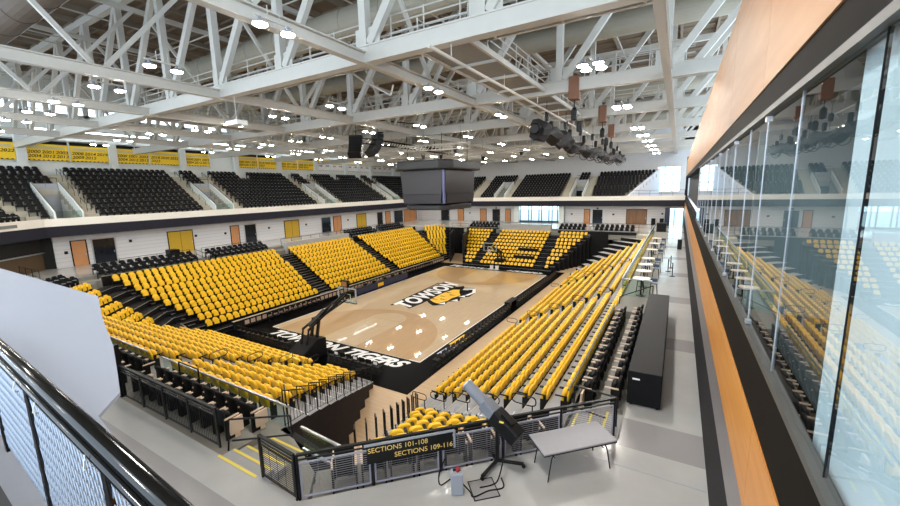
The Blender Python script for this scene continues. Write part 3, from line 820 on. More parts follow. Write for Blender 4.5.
def railing(name, label, pts, h, cat='railing', rails=(0,), spacing=1.5, glass=None, m=BLKM, balusters=0, r=.022, group=None):
    """posts every spacing along a polyline of (x,y,z) base points"""
    t = thing(name, label, cat, group=group)
    pr = MB(); gl = MB(); ba = MB()
    for a, b in zip(pts, pts[1:]):
        a = Vector(a); b = Vector(b); L = (b - a).length; n = max(1, round(L / spacing))
        for k in range(n + 1):
            p = a + (b - a) * k / n
            MB().tube(p, p + Vector((0, 0, h)), r, 6).obj('post', m, t)
        for rr in (1.0,) + tuple(rails):
            if rr: pr.tube(a + Vector((0, 0, h * rr)), b + Vector((0, 0, h * rr)), r, 6)
        if balusters:
            nb = int(L / balusters)
            for k in range(nb): p = a + (b - a) * (k + .5) / nb; ba.tube(p + Vector((0, 0, .1)), p + Vector((0, 0, h - .06)), .007, 4, cap=False)
            pr.tube(a + Vector((0, 0, .1)), b + Vector((0, 0, .1)), .015, 6)
        if glass:
            d = (b - a).normalized(); gl.bar(a + Vector((0, 0, h * .5)) + d * .02, b + Vector((0, 0, h * .5)) - d * .02, .012, h * .88)
    pr.obj('top_rail', m, t)
    if ba.v: ba.obj('baluster_infill', m, t)
    if gl.v: gl.obj('glass_panel', RGLASS, t)
    return t
railing('railing', 'black railing along the balcony edge beside the tall bright window', [(14.5, 36.7, 9.26), (22.5, 36.7, 9.26)], 1.05, rails=(.5,))
# upper aisle handrails
k = 0
for c in (-20.9 + 2.2, -18.4, -7.4, -4.0, 10.0, 13.8, 27.2, 30.6):
    k += 1
    t = thing('handrail', 'black stair handrail in aisle %s of the upper tier across the court' % ('one two three four five six seven eight'.split()[k - 1]), 'handrail')
    mb = MB()
    for i in range(1, 9, 3):
        a = Vector((-27.9 - .86 * i, c, zu(i))); b = Vector((-27.9 - .86 * (i + 1.5), c, zu(i + 1.5)))
        mb.tube(a, a + Vector((0, 0, .9)), .025, 5).tube(b, b + Vector((0, 0, .9)), .025, 5).tube(a + Vector((0, 0, .9)), b + Vector((0, 0, .9)), .025, 5)
    mb.obj('rail', BLKM, t)

# ================================================================ BANNERS
def banner(y0, y1, rows, white=False, idx=0):
    x = -36.38
    yl, yr = max(y0, y1), min(y0, y1)
    t = thing('banner', '%s hanging banner, %s bay from the nearest on the upper wall' % ('white and gold' if white else 'yellow championship', nth(idx)), 'banner')
    cl_ = MB().box(x, x + .03, y0, y1, 15.25, 16.95).obj('cloth', WHL if white else YBAN, t)
    MB().box(x - .02, x + .035, y0, y1, 16.95, 17.3).obj('header', YBAN if white else BLKP, t)
    e_ = MB(); n = int((y1 - y0) / .36)
    for q in range(n): e_.box(x + .03, x + .035, y0 + q * .36 + .05, y0 + q * .36 + .2, 15.25, 15.35)
    e_.obj('checker_edge', BLKP, t)
    e_ = MB().box(x + .03, x + .034, y0 + .2, y1 - .2, 16.45, 16.75); e_.obj('title_line', mat('banner_pale', (0.80, 0.74, 0.55), .7), t)
    n = max(len(r) for r in rows)
    for ri, r in enumerate(rows):
        for ci, w in enumerate(r):
            yy = y0 + (y1 - y0) * (ci + .5) / n
            text_mesh(w, .54, BLKP, 'lettering', cl_, frame((x + .04, yy, 16.12 - .42 * ri), (0, 1, 0), (0, 0, 1)), shear=.25, font_scale=(.92, .8), offset=.008)
yr = [['2000', '2001', '2003'], ['2004', '2012', '2013']]
yr2 = [['2018', '2020', '2022'], ['2023']]
yr3 = [['2008', '2014', '2019'], ['2009', '2015']]
bi = 0
for y0 in PIL[:-1]:
    i = PIL.index(y0); y1 = PIL[i + 1]; ym = (y0 + y1) / 2
    wht = i >= 6
    bi += 1
    if i == 3:
        banner(y0 + .4, ym - .1, yr, False, bi * 2 - 1)
    else:
        banner(y0 + .4, ym - .1, [['1988', '1990']] if wht else yr, wht, bi * 2 - 1)
        banner(ym + .1, y1 - .4, [['1991', '1995']] if wht else [yr2, yr3][i % 2], wht, bi * 2)

# ================================================================ DOORS on the concourse walls
dn = [0]
def door(axis, c0, c1, m, h=2.42, double=False, handle=True):
    dn[0] += 1
    if axis == 'w':
        fr = MB().box(-28.81, -28.72, c0 - .08, c0, ZC, ZC + h + .08).box(-28.81, -28.72, c1, c1 + .08, ZC, ZC + h + .08).box(-28.81, -28.72, c0 - .08, c1 + .08, ZC + h, ZC + h + .08)
        o = struct('door_%d' % dn[0], MB().box(-28.80, -28.74, c0, c1, ZC, ZC + h), m)
        MB().box(-28.73, -28.68, c1 - .14, c1 - .08, ZC + .95, ZC + 1.15).obj('door_handle', CHROME, o)
        if double: MB().box(-28.745, -28.735, (c0 + c1) / 2 - .015, (c0 + c1) / 2 + .015, ZC, ZC + h).obj('door_seam', DARK, o)
    else:
        fr = MB().box(c0 - .08, c0, 37.92, 38.01, ZC, ZC + h + .08).box(c1, c1 + .08, 37.92, 38.01, ZC, ZC + h + .08).box(c0 - .08, c1 + .08, 37.92, 38.01, ZC + h, ZC + h + .08)
        o = struct('door_%d' % dn[0], MB().box(c0, c1, 37.94, 38.0, ZC, ZC + h), m)
        MB().box(c1 - .14, c1 - .08, 37.88, 37.93, ZC + .95, ZC + 1.15).obj('door_handle', CHROME, o)
        if double: MB().box((c0 + c1) / 2 - .015, (c0 + c1) / 2 + .015, 37.93, 37.945, ZC, ZC + h).obj('door_seam', DARK, o)
    fr.obj('door_frame', DARK if m is not DOORB else CHROME, o)
    return o
for c0, c1, m in ((-20.35, -19.28, DOORW), (-18.75, -17.0, DOORB), (-12.0, -9.4, DOORY), (-4.66, -3.6, DOORW), (-2.75, -1.15, DOORB), (3.5, 6.0, DOORY), (10.5, 12.4, DOORB),
                  (13.1, 14.8, DOORW), (18.7, 21.1, DOORY), (24.3, 25.9, DOORB), (26.9, 28.3, DOORW), (29.6, 32.5, DOORB), (33.0, 37.5, DOORW)):
    door('w', c0, c1, m, double=(c1 - c0) > 1.5)
for c0, c1, m in ((-13.1, -11.8, DOORW), (-10.4, -8.8, DOORB), (-7.6, -6.6, DOORW), (7.4, 8.3, DOORW), (8.8, 10.45, DOORB), (14.3, 17.3, wood_mat('walnut_door', (.48, .33, .20), (.58, .42, .27), .4, (4, 4, .6))), (-22.5, -20.5, DOORB), (-18.3, -17, DOORW)):
    door('n', c0, c1, m, double=(c1 - c0) > 1.4)
# glazed opening in the north wall, bright outside
gw = MB()
for x in (-5.3, -4.6, -2.9, -2.4, -.9, -.4, 1.0, 1.6, 2.6, 3.2, 3.9): gw.box(x - .07, x + .07, 38.0, 38.2, ZC, 7.95)
gw.box(-5.3, 3.9, 38.0, 38.2, 4.7, 5.0).box(-5.3, 3.9, 38.0, 38.2, 7.75, 7.95)
wn = struct('window_31', MB().box(-5.25, 3.85, 38.08, 38.11, 5.0, 7.75), RGLASS)
gw.obj('window_frame', mat('blue_grey_frame', (.30, .36, .45), .4), wn)
for x, y, nm in ((3.55, 37.2, 'beside'), (-5.0, 37.2, 'left of')):
    tag(MB().box(x - .45, x + .45, y - .3, y + .3, ZC, 8.6).obj('column', WHT), 'square white column %s the bright glazed opening on the far concourse' % nm, 'column')
# outside ground beyond the windows
struct('floor', MB().box(-60, 60, 46.5, 90, 3.8, 4.0), mat('outdoor_paving', (0.72, 0.75, 0.78), 0.8))
# concourse railings behind the black seats
g = 'concourse railings'
railing('railing', 'black railing behind the nearest black seats across the court', [(-21.95, -20.6, ZC), (-21.95, -13.2, ZC)], 1.0, rails=(.5,))
railing('railing', 'black railing behind the second black seat block across the court', [(-21.95, -12.0, ZC), (-21.95, -5.2, ZC)], 1.0, rails=(.5,))
railing('railing', 'black railing above the plain grey parapet across the court', [(-20.2, -3.6, ZC), (-20.2, 7.0, ZC)], 1.0, rails=(.5,))
railing('railing', 'black railing behind the farthest black seats across the court', [(-21.95, 8.0, ZC), (-21.95, 22.0, ZC)], 1.0, rails=(.5,))
railing('railing', 'black railing behind black seats above the left part of the far end', [(-9.5, 27.1, ZC), (-3.6, 27.1, ZC)], 1.0, rails=(.5,))
railing('railing', 'glass railing above the grey parapet at the far end', [(-3.3, 25.4, ZC), (5.1, 25.4, ZC)], 1.0, rails=(.5,), glass=True)
railing('railing', 'black railing behind black seats below the far wood double door', [(6.3, 27.1, ZC), (20.2, 27.1, ZC)], 1.0, rails=(.5,))
# stairs from the concourse, west
railing('handrail', 'black stair handrail between the first black seat blocks across the court', [(-21.9, -12.6, ZC), (-19.6, -12.6, 4.2)], .95, 'handrail', rails=(.5,))
railing('handrail', 'black stair handrail below the wood door across the court', [(-22.0, -20.6, ZC), (-19.4, -20.6, 4.2)], .95, 'handrail', rails=(.5,))

# ================================================================ ROOF TRUSSES
TY = [-21.0, -11.0, -1.7, 8.5, 18.5, 28.5, 38.5, -31.5]
XN = [20.8 - 5.25 * k for k in range(12)]
ZB, ZT = 16.7, 23.7
truss_lab = ['nearest full', 'second', 'third', 'fourth', 'fifth', 'sixth', 'farthest', 'overhead hidden']
for ti, y in enumerate(TY):
    if ti == 7: continue
    t = thing('roof_truss', 'white steel roof truss crossing the court, %s from the camera' % truss_lab[ti], 'roof truss', (0, y, 0))
    c = MB().box(-36.5, 31.5, -.24, .24, 16.38, 16.44).box(-36.5, 31.5, -.24, .24, 16.98, 17.04).box(-36.5, 31.5, -.2, -.16, 16.44, 16.98).box(-36.5, 31.5, .16, .20, 16.44, 16.98)
    c.obj('bottom_chord', STEEL, t)
    MB().box(-36.5, 31.5, -.2, .2, ZT - .25, ZT + .2).obj('top_chord', STEEL, t)
    for k, x in enumerate(XN):
        MB().box(x - .17, x + .17, -.17, .17, 17.0, ZT).obj('vertical', STEEL, t)
        x2 = x + 5.25
        if x2 < 31: MB().bar((x + .25, 0, 17.1), (x2 - .2, 0, ZT - .2), .26, .34).obj('diagonal', STEEL, t)
        if ti < 4: MB().prism([(x - .5, -.02), (x + .75, -.02), (x + .75, .02), (x - .5, .02)], 16.95, 17.75).obj('gusset_plate', STEEL, t)
# long beams (court direction) with lighter webs
for bi, (x, web) in enumerate(((20.9, 0), (10.3, 1), (0.0, 1), (-7.9, 1), (-15.8, 1), (-23.6, 1))):
    t = thing('roof_beam', 'white steel beam running the length of the court, %s from the suites wall' % nth(bi + 1), 'roof beam', (x, 0, 0))
    w = .17
    MB().box(-w, w, -45, 45.4, 16.33, 16.38).box(-w, w, -45, 45.4, 16.75, 16.8).box(-.03, .03, -45, 45.4, 16.38, 16.75).obj('bottom_flange_beam', STEEL, t)
    if web:
        ys = [-41, -31.5] + TY[:7]
        ys = sorted(ys)
        for a, b in zip(ys, ys[1:]):
            m_ = (a + b) / 2
            d = MB().bar((0, m_ - .25, 16.85), (0, a + .3, 22.5), .15, .18).bar((0, m_ + .25, 16.85), (0, b - .3, 22.5), .15, .18)
            d.obj('web_diagonal', STEEL, t)
        MB().box(-.12, .12, -45, 45.4, 22.4, 22.65).obj('top_flange_beam', STEEL, t)
# end columns of the trusses near the wood wall
for ti in (0, 1, 2, 3):
    tag(MB().bar((22.0, TY[ti] + .4, 17.0), (25.5, TY[ti] + .4, 21.5), .3, .3).box(24.2, 24.5, TY[ti] - .2, TY[ti] + .2, 15.3, 23.8).obj('steel_brace', STEEL), 'white steel brace at the wood-wall end of the %s roof truss' % truss_lab[ti], 'brace')

# catwalks
def catwalk(label, p, q, w):
    t = thing('catwalk', label, 'catwalk')
    p = Vector(p); q = Vector(q); d = (q - p).normalized(); n = Vector((-d.y, d.x, 0)); L = (q - p).length
    de = MB().bar(p, q, w, .06); de.obj('deck', GRAT, t)
    fr = MB()
    for s in (-1, 1): fr.bar(p + n * s * w / 2, q + n * s * w / 2, .12, .22)
    k = 0
    while k * 2.6 < L: fr.bar(p + d * k * 2.6 - n * w / 2 - Vector((0, 0, .08)), p + d * k * 2.6 + n * w / 2 - Vector((0, 0, .08)), .08, .12); k += 1
    fr.obj('deck_frame', STEEL, t)
    ra = MB()
    for s in (-1, 1):
        o = n * s * w / 2
        for hz in (.45, .8, 1.1): ra.tube(p + o + Vector((0, 0, hz)), q + o + Vector((0, 0, hz)), .03, 5, cap=False)
        k = 0
        while k * 1.6 < L: ra.tube(p + o + d * k * 1.6, p + o + d * k * 1.6 + Vector((0, 0, 1.15)), .03, 5, cap=False); k += 1
    ra.obj('guard_rail', STEEL, t)
    return t
catwalk('grey catwalk with pipe rails behind the nearest roof truss', (-16, -19.7, 17.1), (22, -19.7, 17.1), 1.5)
catwalk('grey catwalk behind the second roof truss', (-20, -9.8, 17.1), (22, -9.8, 17.1), 1.4)
catwalk('grey catwalk behind the third roof truss', (-20, -.5, 17.1), (22, -.5, 17.1), 1.4)
catwalk('lengthwise catwalk between the first two trusses, wide grey panels below', (13.7, -20.6, 16.62), (13.7, -11.3, 16.62), 2.2)
catwalk('lengthwise catwalk between the second and third roof trusses', (13.7, -10.6, 16.62), (13.7, -2.0, 16.62), 2.2)
catwalk('lengthwise catwalk on the far side between the first two trusses', (-10.5, -20.6, 16.75), (-10.5, -11.3, 16.75), 1.8)
tg = MB().tube((14.3, -22.5, 15.9), (14.3, 6, 15.9), .06, 8)
for y in (-21, -16, -11, -6.4, -1.7, 3.4): tg.tube((14.3, y, 15.9), (14.3, y, 16.5), .02, 5)
tag(tg.obj('lighting_pipe', STEEL), 'long thin white pipe slung under the lengthwise catwalk', 'pipe')
tag(MB().path([(7.5, -18.2, 16.8), (8.8, -17.6, 16.0), (8.9, -17.5, 16.5)], .05).tube((7.5, -18.2, 16.8), (7.5, -19.2, 17.05), .05).obj('bent_pipe', STEEL), 'short bent white pipe under the catwalk behind the nearest truss', 'pipe')
# ducts
def duct(label, p, q, r, m):
    t = thing('air_duct', label, 'duct')
    rg = MB().tube(p, q, r, 24); p = Vector(p); q = Vector(q); d = (q - p).normalized(); L = (q - p).length; k = 1
    while k * 3 < L: rg.tube(p + d * (k * 3 - .04), p + d * (k * 3 + .04), r * 1.04, 24); k += 1
    rg.obj('duct_body', m, t)
duct('large round pale duct above the catwalk behind the nearest truss', (-14, -15.3, 21.1), (25, -15.3, 21.1), .85, DUCT)
duct('large round brown duct high overhead nearest the camera', (-35, -26.3, 21.0), (-2, -26.3, 21.0), .8, DUCTD)
duct('round pale duct between the second and third roof trusses', (-25, -5.5, 21.3), (25, -5.5, 21.3), .7, DUCT)
for i, y in enumerate((13.5, 23.5, 33.5)): duct('round pale duct high in the far roof, %s of three' % nth(i + 1), (-25, y, 21.3), (25, y, 21.3), .7, DUCT)
# sprinkler and conduit lines under the deck
sp = MB()
for x in (-33, -28.4, -20, -18.2, -12, -4.5, 3.2, 6.6, 16.7, 24): sp.tube((x, -40, 22.9), (x, 45, 22.9), .05, 5, cap=False)
for y in (-27.8, -24.4, -17.7, -13.2, -7.7, 3.2, 13.7): sp.tube((-36, y, 21.9), (22, y, 21.9), .045, 5, cap=False)
tag(sp.obj('sprinkler_pipes', STEEL), 'thin white sprinkler and conduit pipes running under the roof deck', 'pipes', kind='stuff')

# ================================================================ LAMPS
def hb_mesh():
    h = MB().lathe([(.05, .22), (.06, .12), (.12, .10), (.16, .07), (.22, .045), (.23, .0), (.21, .0)], 14)
    l = MB().lathe([(.205, .02), (.205, -.025), (.15, -.05), (.05, -.055)], 14)
    return h.mesh('housing', LGREY, True), l.mesh('lens', LENS, True)
HB, HL = hb_mesh()
HL2 = HL.copy(); HL2.materials.clear(); HL2.materials.append(LENS2)
BR = MB().box(-.03, .03, -.62, .62, .2, .26).tube((0, -.2, .26), (0, -.2, .6), .015, 5).tube((0, .2, .26), (0, .2, .6), .015, 5).mesh('bracket', STEEL)
def lamp(x, y, z, label, n=2, rz=0):
    t = thing('ceiling_light', label, 'ceiling light', (x, y, z), rz, 'round high-bay lights')
    b = bpy.data.objects.new('bracket', BR); COL.objects.link(b); b.parent = t
    offs = [(0, -.47), (0, .47)] if n == 2 else [(-.3, -.35), (.3, -.35), (-.3, .35), (.3, .35)]
    for ox, oy in offs:
        c = bpy.data.objects.new('housing', HB); COL.objects.link(c); c.parent = t; c.location = (ox, oy, 0)
        c2 = bpy.data.objects.new('lens', HL if n == 2 else HL2); COL.objects.link(c2); c2.parent = c
cols = [(10.85, 'second beam'), (4.1, 'line past the second beam'), (-1.05, 'third beam'), (-6.1, 'fourth beam'), (-10.3, 'line past the fourth beam'), (-14.6, 'fifth beam'), (-20.5, 'line before the sixth beam'), (-25.5, 'sixth beam')]
rowsY = [-43.5, -34.6, -25.7, -16.8, -8.2, -.1, 8.0, 16.4, 25.2, 34.0]  # southernmost rows are out of view, added to brighten the near floor
for cx, cn in cols:
    for ri, y in enumerate(rowsY):
        if cx < -26 and ri % 2: continue
        lamp(cx, y - (1.2 if cx < -13 and ri == 3 else 0), 16.12, 'pair of round lights on the %s, %s row from the south' % (cn, nth(ri + 1)))
for ri, y in enumerate((-42, -29.5, -16.6, -6.9, 3.7, 9.5, 15.6, 21.9, 28.2, 35.5)):  # southernmost clusters, also out of view, are added light for the near concourse
    lamp(18.35, y, 16.0, 'cluster of four glowing lights nearest the wood wall, %s from the camera' % nth(ri + 1), n=4)
SOF = mat('added_soffit_glow', (1, .97, .93), .5, emit=26)  # unseen lamps under the balcony, added to brighten the concourse walls
k = 0
for (x, y) in [(-28.0, -20 + 5.2 * j) for j in range(11)] + [(-24 + 5.2 * j, 37.2) for j in range(9)]:
    k += 1
    t = thing('added_soffit_light', 'added small round light under the balcony, %s around from the near corner' % nth(k), 'ceiling light', (x, y, 8.95), 0, 'added balcony underside lights')
    MB().lathe([(.20, -.02), (.20, .0)], 12).obj('trim_ring', WHT, t); MB().lathe([(.17, -.035), (.17, -.02)], 12).obj('lens', SOF, t)
for i, (y0, y1) in enumerate(((-34, -22), (-20, -9), (-7.5, 3), (5, 16), (18, 30))):
    t = thing('strip_light', 'long glowing strip light above the banners, %s from the nearest' % nth(i + 1), 'strip light')
    MB().box(-35.75, -35.5, y0, y1, 18.45, 18.65).obj('housing', WHT, t)
    MB().box(-35.73, -35.47, y0 + .05, y1 - .05, 18.35, 18.45).obj('diffuser', LINL, t)

# ================================================================ SCOREBOARD AND RIGGING
t = thing('scoreboard', 'dark hanging centre scoreboard with blank grey screens over mid court', 'scoreboard', (0.5, 0.2, 0)); t.scale = (1.1, 1.05, 1)
MB().prism([(-2.1, -2.8), (2.1, -2.8), (2.1, 2.8), (-2.1, 2.8)], 9.9, 13.2).obj('housing', SCRH, t)
def pan(name, y0, y1, side, z0, z1, m, bot=.93):
    mb = MB()
    if side == 's':
        mb.add([(y0 * bot, -3.0, z0), (y1 * bot, -3.0, z0), (y1, -3.05, z1), (y0, -3.05, z1), (y0 * bot, -2.8, z0), (y1 * bot, -2.8, z0), (y1, -2.8, z1), (y0, -2.8, z1)], [(0, 1, 2, 3), (7, 6, 5, 4), (0, 4, 5, 1), (1, 5, 6, 2), (2, 6, 7, 3), (3, 7, 4, 0)])
    elif side == 'n':
        mb.add([(y0 * bot, 3.0, z0), (y1 * bot, 3.0, z0), (y1, 3.05, z1), (y0, 3.05, z1), (y0 * bot, 2.8, z0), (y1 * bot, 2.8, z0), (y1, 2.8, z1), (y0, 2.8, z1)], [(3, 2, 1, 0), (4, 5, 6, 7), (1, 5, 4, 0), (2, 6, 5, 1), (3, 7, 6, 2), (0, 4, 7, 3)])
    else:
        s = 1 if side == 'e' else -1
        mb.add([(s * 2.3, y0 * bot, z0), (s * 2.3, y1 * bot, z0), (s * 2.35, y1, z1), (s * 2.35, y0, z1), (s * 2.1, y0 * bot, z0), (s * 2.1, y1 * bot, z0), (s * 2.1, y1, z1), (s * 2.1, y0, z1)], [(0, 1, 2, 3), (7, 6, 5, 4), (0, 4, 5, 1), (1, 5, 6, 2), (2, 6, 7, 3), (3, 7, 4, 0)])
    mb.obj(name, m, t)
for sd, hw in (('s', 2.15), ('n', 2.15), ('e', 2.85), ('w', 2.85)):
    pan('screen', -hw, hw, sd, 10.85, 13.0, SCRN)
    pan('lower_screen', -hw * .93, hw * .93, sd, 9.95, 10.8, mat('lower_panel', (.21, .20, .22), .4), .96)
rg = [(-2.9, -2.6), (-2.0, -3.5), (2.0, -3.5), (2.9, -2.6), (2.9, 2.6), (2.0, 3.5), (-2.0, 3.5), (-2.9, 2.6)]
MB().prism([(x * 1.05, y * 1.05) for x, y in rg], 13.1, 13.95).obj('top_ring', SCRH, t, bevel=.12)
MB().prism([(x * .8, y * .8) for x, y in rg], 9.3, 9.8).obj('bottom_ring', SCRH, t, bevel=.1)
MB().box(2.12, 2.30, -3.02, -2.84, 9.95, 13.05).obj('corner_strip', mat('corner_blue', (.35, .36, .55), .3), t)
h = MB()
for x in (-1.8, 1.8):
    for y in (-2.4, 2.4): h.tube((x, y, 13.9), (x, y, 16.4), .03, 6)
h.obj('hanging_cable', BLKM, t)
# lattice lighting trusses over the scoreboard
def lattice(label, p, q, w, m=STEEL, name='lighting_truss'):
    t = thing(name, label, 'lighting truss')
    p = Vector(p); q = Vector(q); d = (q - p).normalized(); n = Vector((-d.y, d.x, 0)).normalized(); L = (q - p).length; u = Vector((0, 0, 1))
    c = MB(); l = MB()
    cs = [n * w / 2, -n * w / 2, n * w / 2 + u * w, -n * w / 2 + u * w]
    for o in cs: c.tube(p + o, q + o, .045, 5)
    k = 0; st = w
    while (k + 1) * st < L:
        a, b = p + d * k * st, p + d * (k + 1) * st
        for i, j in ((0, 2), (1, 3), (0, 1), (2, 3)):
            l.tube(a + cs[i], b + cs[j], .028, 4, cap=False)
        k += 1
    c.obj('chord', m, t); l.obj('lacing', m, t)
    h = MB()
    for f in (.08, .5, .92): h.tube(p + d * L * f + u * w, Vector(((p + d * L * f).x, (p + d * L * f).y, 16.5)), .012, 4)
    h.obj('hanging_cable', BLKM, t)
    return t
lattice('silver lattice lighting truss above the left side of the scoreboard', (-3.4, -3.2, 14.9), (6.2, -4.2, 14.6), .45)
lattice('silver lattice lighting truss behind the scoreboard top', (-3.6, 5.4, 14.9), (9.5, 5.4, 14.9), .45)
lattice('dark lattice truss left of the scoreboard below the roof', (-1.8, -8.0, 15.3), (-1.8, 6.5, 15.3), .4, BLKM)
for i, (x, y, z) in enumerate(((-2.2, 1.5, 15), (3.0, 5.5, 14.8), (4.8, -3.9, 14.9), (2.0, -3.7, 15.2), (7.4, 5.4, 15.1), (-1.8, 4.5, 15.2))):
    t = thing('stage_light', 'small black stage light %s of those around the scoreboard trusses' % nth(i + 1), 'stage light', (x, y, z - .25), 0, 'stage lights')
    MB().lathe([(.10, -.3), (.16, -.28), (.18, .0), (.13, .14), (.06, .16)], 10).obj('lamp_body', BLKP, t)
    MB().bar((-.2, 0, -.1), (-.2, 0, .3), .03, .05).bar((.2, 0, -.1), (.2, 0, .3), .03, .05).bar((-.22, 0, .3), (.22, 0, .3), .05, .03).obj('yoke', BLKM, t)
# loudspeaker arrays
for si, (x, y, rz) in enumerate(((-4.6, -6, .5), (-2.0, -6, -.35))):
    t = thing('loudspeaker_array', 'curved black hanging loudspeaker array, %s one left of the scoreboard' % ('outer', 'inner')[si], 'loudspeaker array', (x, y, 0), rz)
    z = 16.25; yy = 0.0; a = 0.1
    for k in range(6):
        c = MB(); w = .72
        dz = .34; dirv = Vector((0, -math.sin(a), math.cos(a)))
        c.bar((0, yy - math.sin(a) * .0, z), (0, yy - dz * math.sin(a), z - dz * math.cos(a)), w * 2 * .8, .62, upv=(0, 1, 0)) if False else c.add(
            [(sx * .62, yy - (0 if sz else 1) * dz * math.sin(a) + sy * .3 * math.cos(a), z - (0 if sz else 1) * dz * math.cos(a) - sy * .3 * math.sin(a)) for sx in (-1, 1) for sy in (-1, 1) for sz in (0, 1)],
            [(0, 1, 3, 2), (4, 6, 7, 5), (0, 4, 5, 1), (2, 3, 7, 6), (0, 2, 6, 4), (1, 5, 7, 3)])
        c.obj('speaker_cabinet', BLKP, t, bevel=.03)
        z -= dz * math.cos(a) + .01; yy -= dz * math.sin(a) * -1 * -1; a -= .17 if False else -.16
    MB().box(-.6, .6, -.25, .25, 16.28, 16.4).tube((0, 0, 16.4), (0, 0, 17.6), .03, 6).tube((0, -3.2, 17.5), (0, 4.2, 17.5), .05, 6).obj('fly_frame', BLKM, t)

# black draped cable truss slung along the court on hoists
t = thing('draped_cable_run', 'long black draped cable bundle hanging from hoists in front of the far roof', 'cable run')
rnd = random.Random(9)
mb = MB(); pts = []
n = 46; ring_n = 10
for k in range(n + 1):
    f = k / n; y = -10.2 + 33 * f
    x = 14.0 + .22 * math.sin(f * 15) + .9 * f; z = 14.65 + .16 * math.sin(f * 40) - .25 * math.sin(f * PI) 
    r = (.34 + .16 * max(0, 1 - f * 2.2)) * (1 + .3 * math.sin(k * 2.1))
    pts.append((x, y, z))
    for j in range(ring_n):
        a = 2 * PI * j / ring_n; rr = r * (1 + rnd.uniform(-.28, .28))
        mb.v.append((x + rr * math.cos(a), y + rnd.uniform(-.1, .1), z + rr * 1.1 * math.sin(a)))
for k in range(n):
    for j in range(ring_n):
        mb.f.append((k * ring_n + j, k * ring_n + (j + 1) % ring_n, (k + 1) * ring_n + (j + 1) % ring_n, (k + 1) * ring_n + j)); mb.m.append(0)
mb.f += [tuple(range(ring_n - 1, -1, -1)), tuple(range(n * ring_n, (n + 1) * ring_n))]; mb.m += [0, 0]
mb.obj('black_drape', mat('black_drape', (.07, .07, .08), .8, vary=.5, scale=4, bump=.4), t)
lp = MB()
for k in range(14, 46, 1):
    x, y, z = pts[k]
    cx = x + rnd.uniform(-.35, .35); R_ = rnd.uniform(.25, .45)
    prev = None
    for j in range(9):
        a = PI + PI * j / 8
        p = (cx + R_ * math.cos(a), y + rnd.uniform(-.05, .05), z - .25 + R_ * 1.2 * math.sin(a))
        if prev: lp.tube(prev, p, .03, 4, cap=False)
        prev = p
tag(lp.obj('cable_loops', mat('cable_grey', (.20, .20, .22), .5), t), kind='stuff')
MB().lathe([(.24, -.3), (.34, -.2), (.34, .2), (.26, .3)], 12).obj('end_collar', BLKP, t, loc=(14.0, -10.3, 14.7)).rotation_euler = (PI / 2, 0, 0)
for i, y in enumerate((-8.6, -4.2, .2, 4.8, 9.4, 14.0, 18.6)):
    x = 14.1 + .9 * (y + 10.2) / 33
    t = thing('chain_hoist', 'black chain hoist holding the draped cable bundle, %s from the camera' % nth(i + 1), 'chain hoist', (x, y, 0))
    MB().lathe([(.05, -.28), (.15, -.26), (.16, .2), (.10, .3), (.03, .34)], 10).obj('motor', BLKP, t, loc=(.0, 0, 15.65))
    MB().tube((0, 0, 14.8), (0, 0, 15.4), .018, 5).tube((0, 0, 15.9), (0, 0, 16.6), .018, 5).obj('chain', BLKM, t)
    MB().lathe([(.05, -.45), (.14, -.4), (.15, .1), (.06, .16)], 8).obj('chain_bag', BLK, t, loc=(.28, .05, 15.2))
for i, (x, y) in enumerate(((16.4, -11.0), (16.4, -1.7), (15.6, 8.5))):
    t = thing('beam_bracket', 'brown wrapped bracket on the bottom chord of the %s truss' % truss_lab[i + 1], 'bracket', (x, y, 0))
    MB().box(-.28, .28, -.3, .3, 15.95, 17.15).obj('wrap', BROWN, t, bevel=.04)
    MB().tube((0, 0, 15.95), (0, 0, 15.3), .03, 6).lathe([(.05, -.35), (.17, -.3), (.18, .2), (.08, .35)], 10, (0, 0, 15.2)).lathe([(.05, -.4), (.15, -.35), (.16, .1), (.06, .2)], 10, (.3, 0, 14.6)).obj('hoist_motor', BLKP, t)
tag(MB().box(-.5, .5, -.3, .3, -.12, .12).tube((0, 0, .1), (0, 0, 1.45), .015, 5).obj('white_panel_box', WHT, loc=(1.0, -21.0, 15.0)), 'small white box hanging on a rod below the nearest roof truss', 'hanging box')

# ================================================================ COURT FURNITURE
# mid-court wordmark and emblem
m_ = frame((-1.2, .1, .018), (0, 1, 0), (-1, 0, 0))
lg = thing('court_emblem', 'white slanted school wordmark with black edge and striped tiger head painted at mid court', 'court logo')
for nm, off, mt, dz in (('lettering', .11, WHL, .004),):
    o = text_mesh('TOWSON', 2.75, mt, nm, lg, m_ @ Matrix.Translation((0, 0, dz)), extrude=.001, shear=.42, font_scale=(.80, 1.05), offset=off, spacing=1.08)
def poly(pts, z, m, nm):
    mb = MB(); v = [(x, y, z) for x, y in pts]
    v2 = [(x, y, z - .003) for x, y in pts]
    n = len(v)
    a = sum(pts[j][0] * pts[(j + 1) % n][1] - pts[(j + 1) % n][0] * pts[j][1] for j in range(n))
    if a < 0: v = v[::-1]; v2 = v2[::-1]
    mb.add(v2 + v, [tuple(range(n - 1, -1, -1)), tuple(range(n, 2 * n))] + [(k, (k + 1) % n, n + (k + 1) % n, n + k) for k in range(n)])
    mb.obj(nm, m, lg)
poly([(-.05, -5.0), (.15, -3.2), (-.15, 3.4), (-.1, 4.4), (-2.55, 5.6), (-2.5, -3.6)], .0155, BLL, 'letter_backing')
poly([(-2.45, -4.9), (-2.2, -4.9), (-2.75, 4.6), (-2.4, 5.1), (-3.05, 5.0), (-2.95, 4.4)], .016, BLL, 'bar')
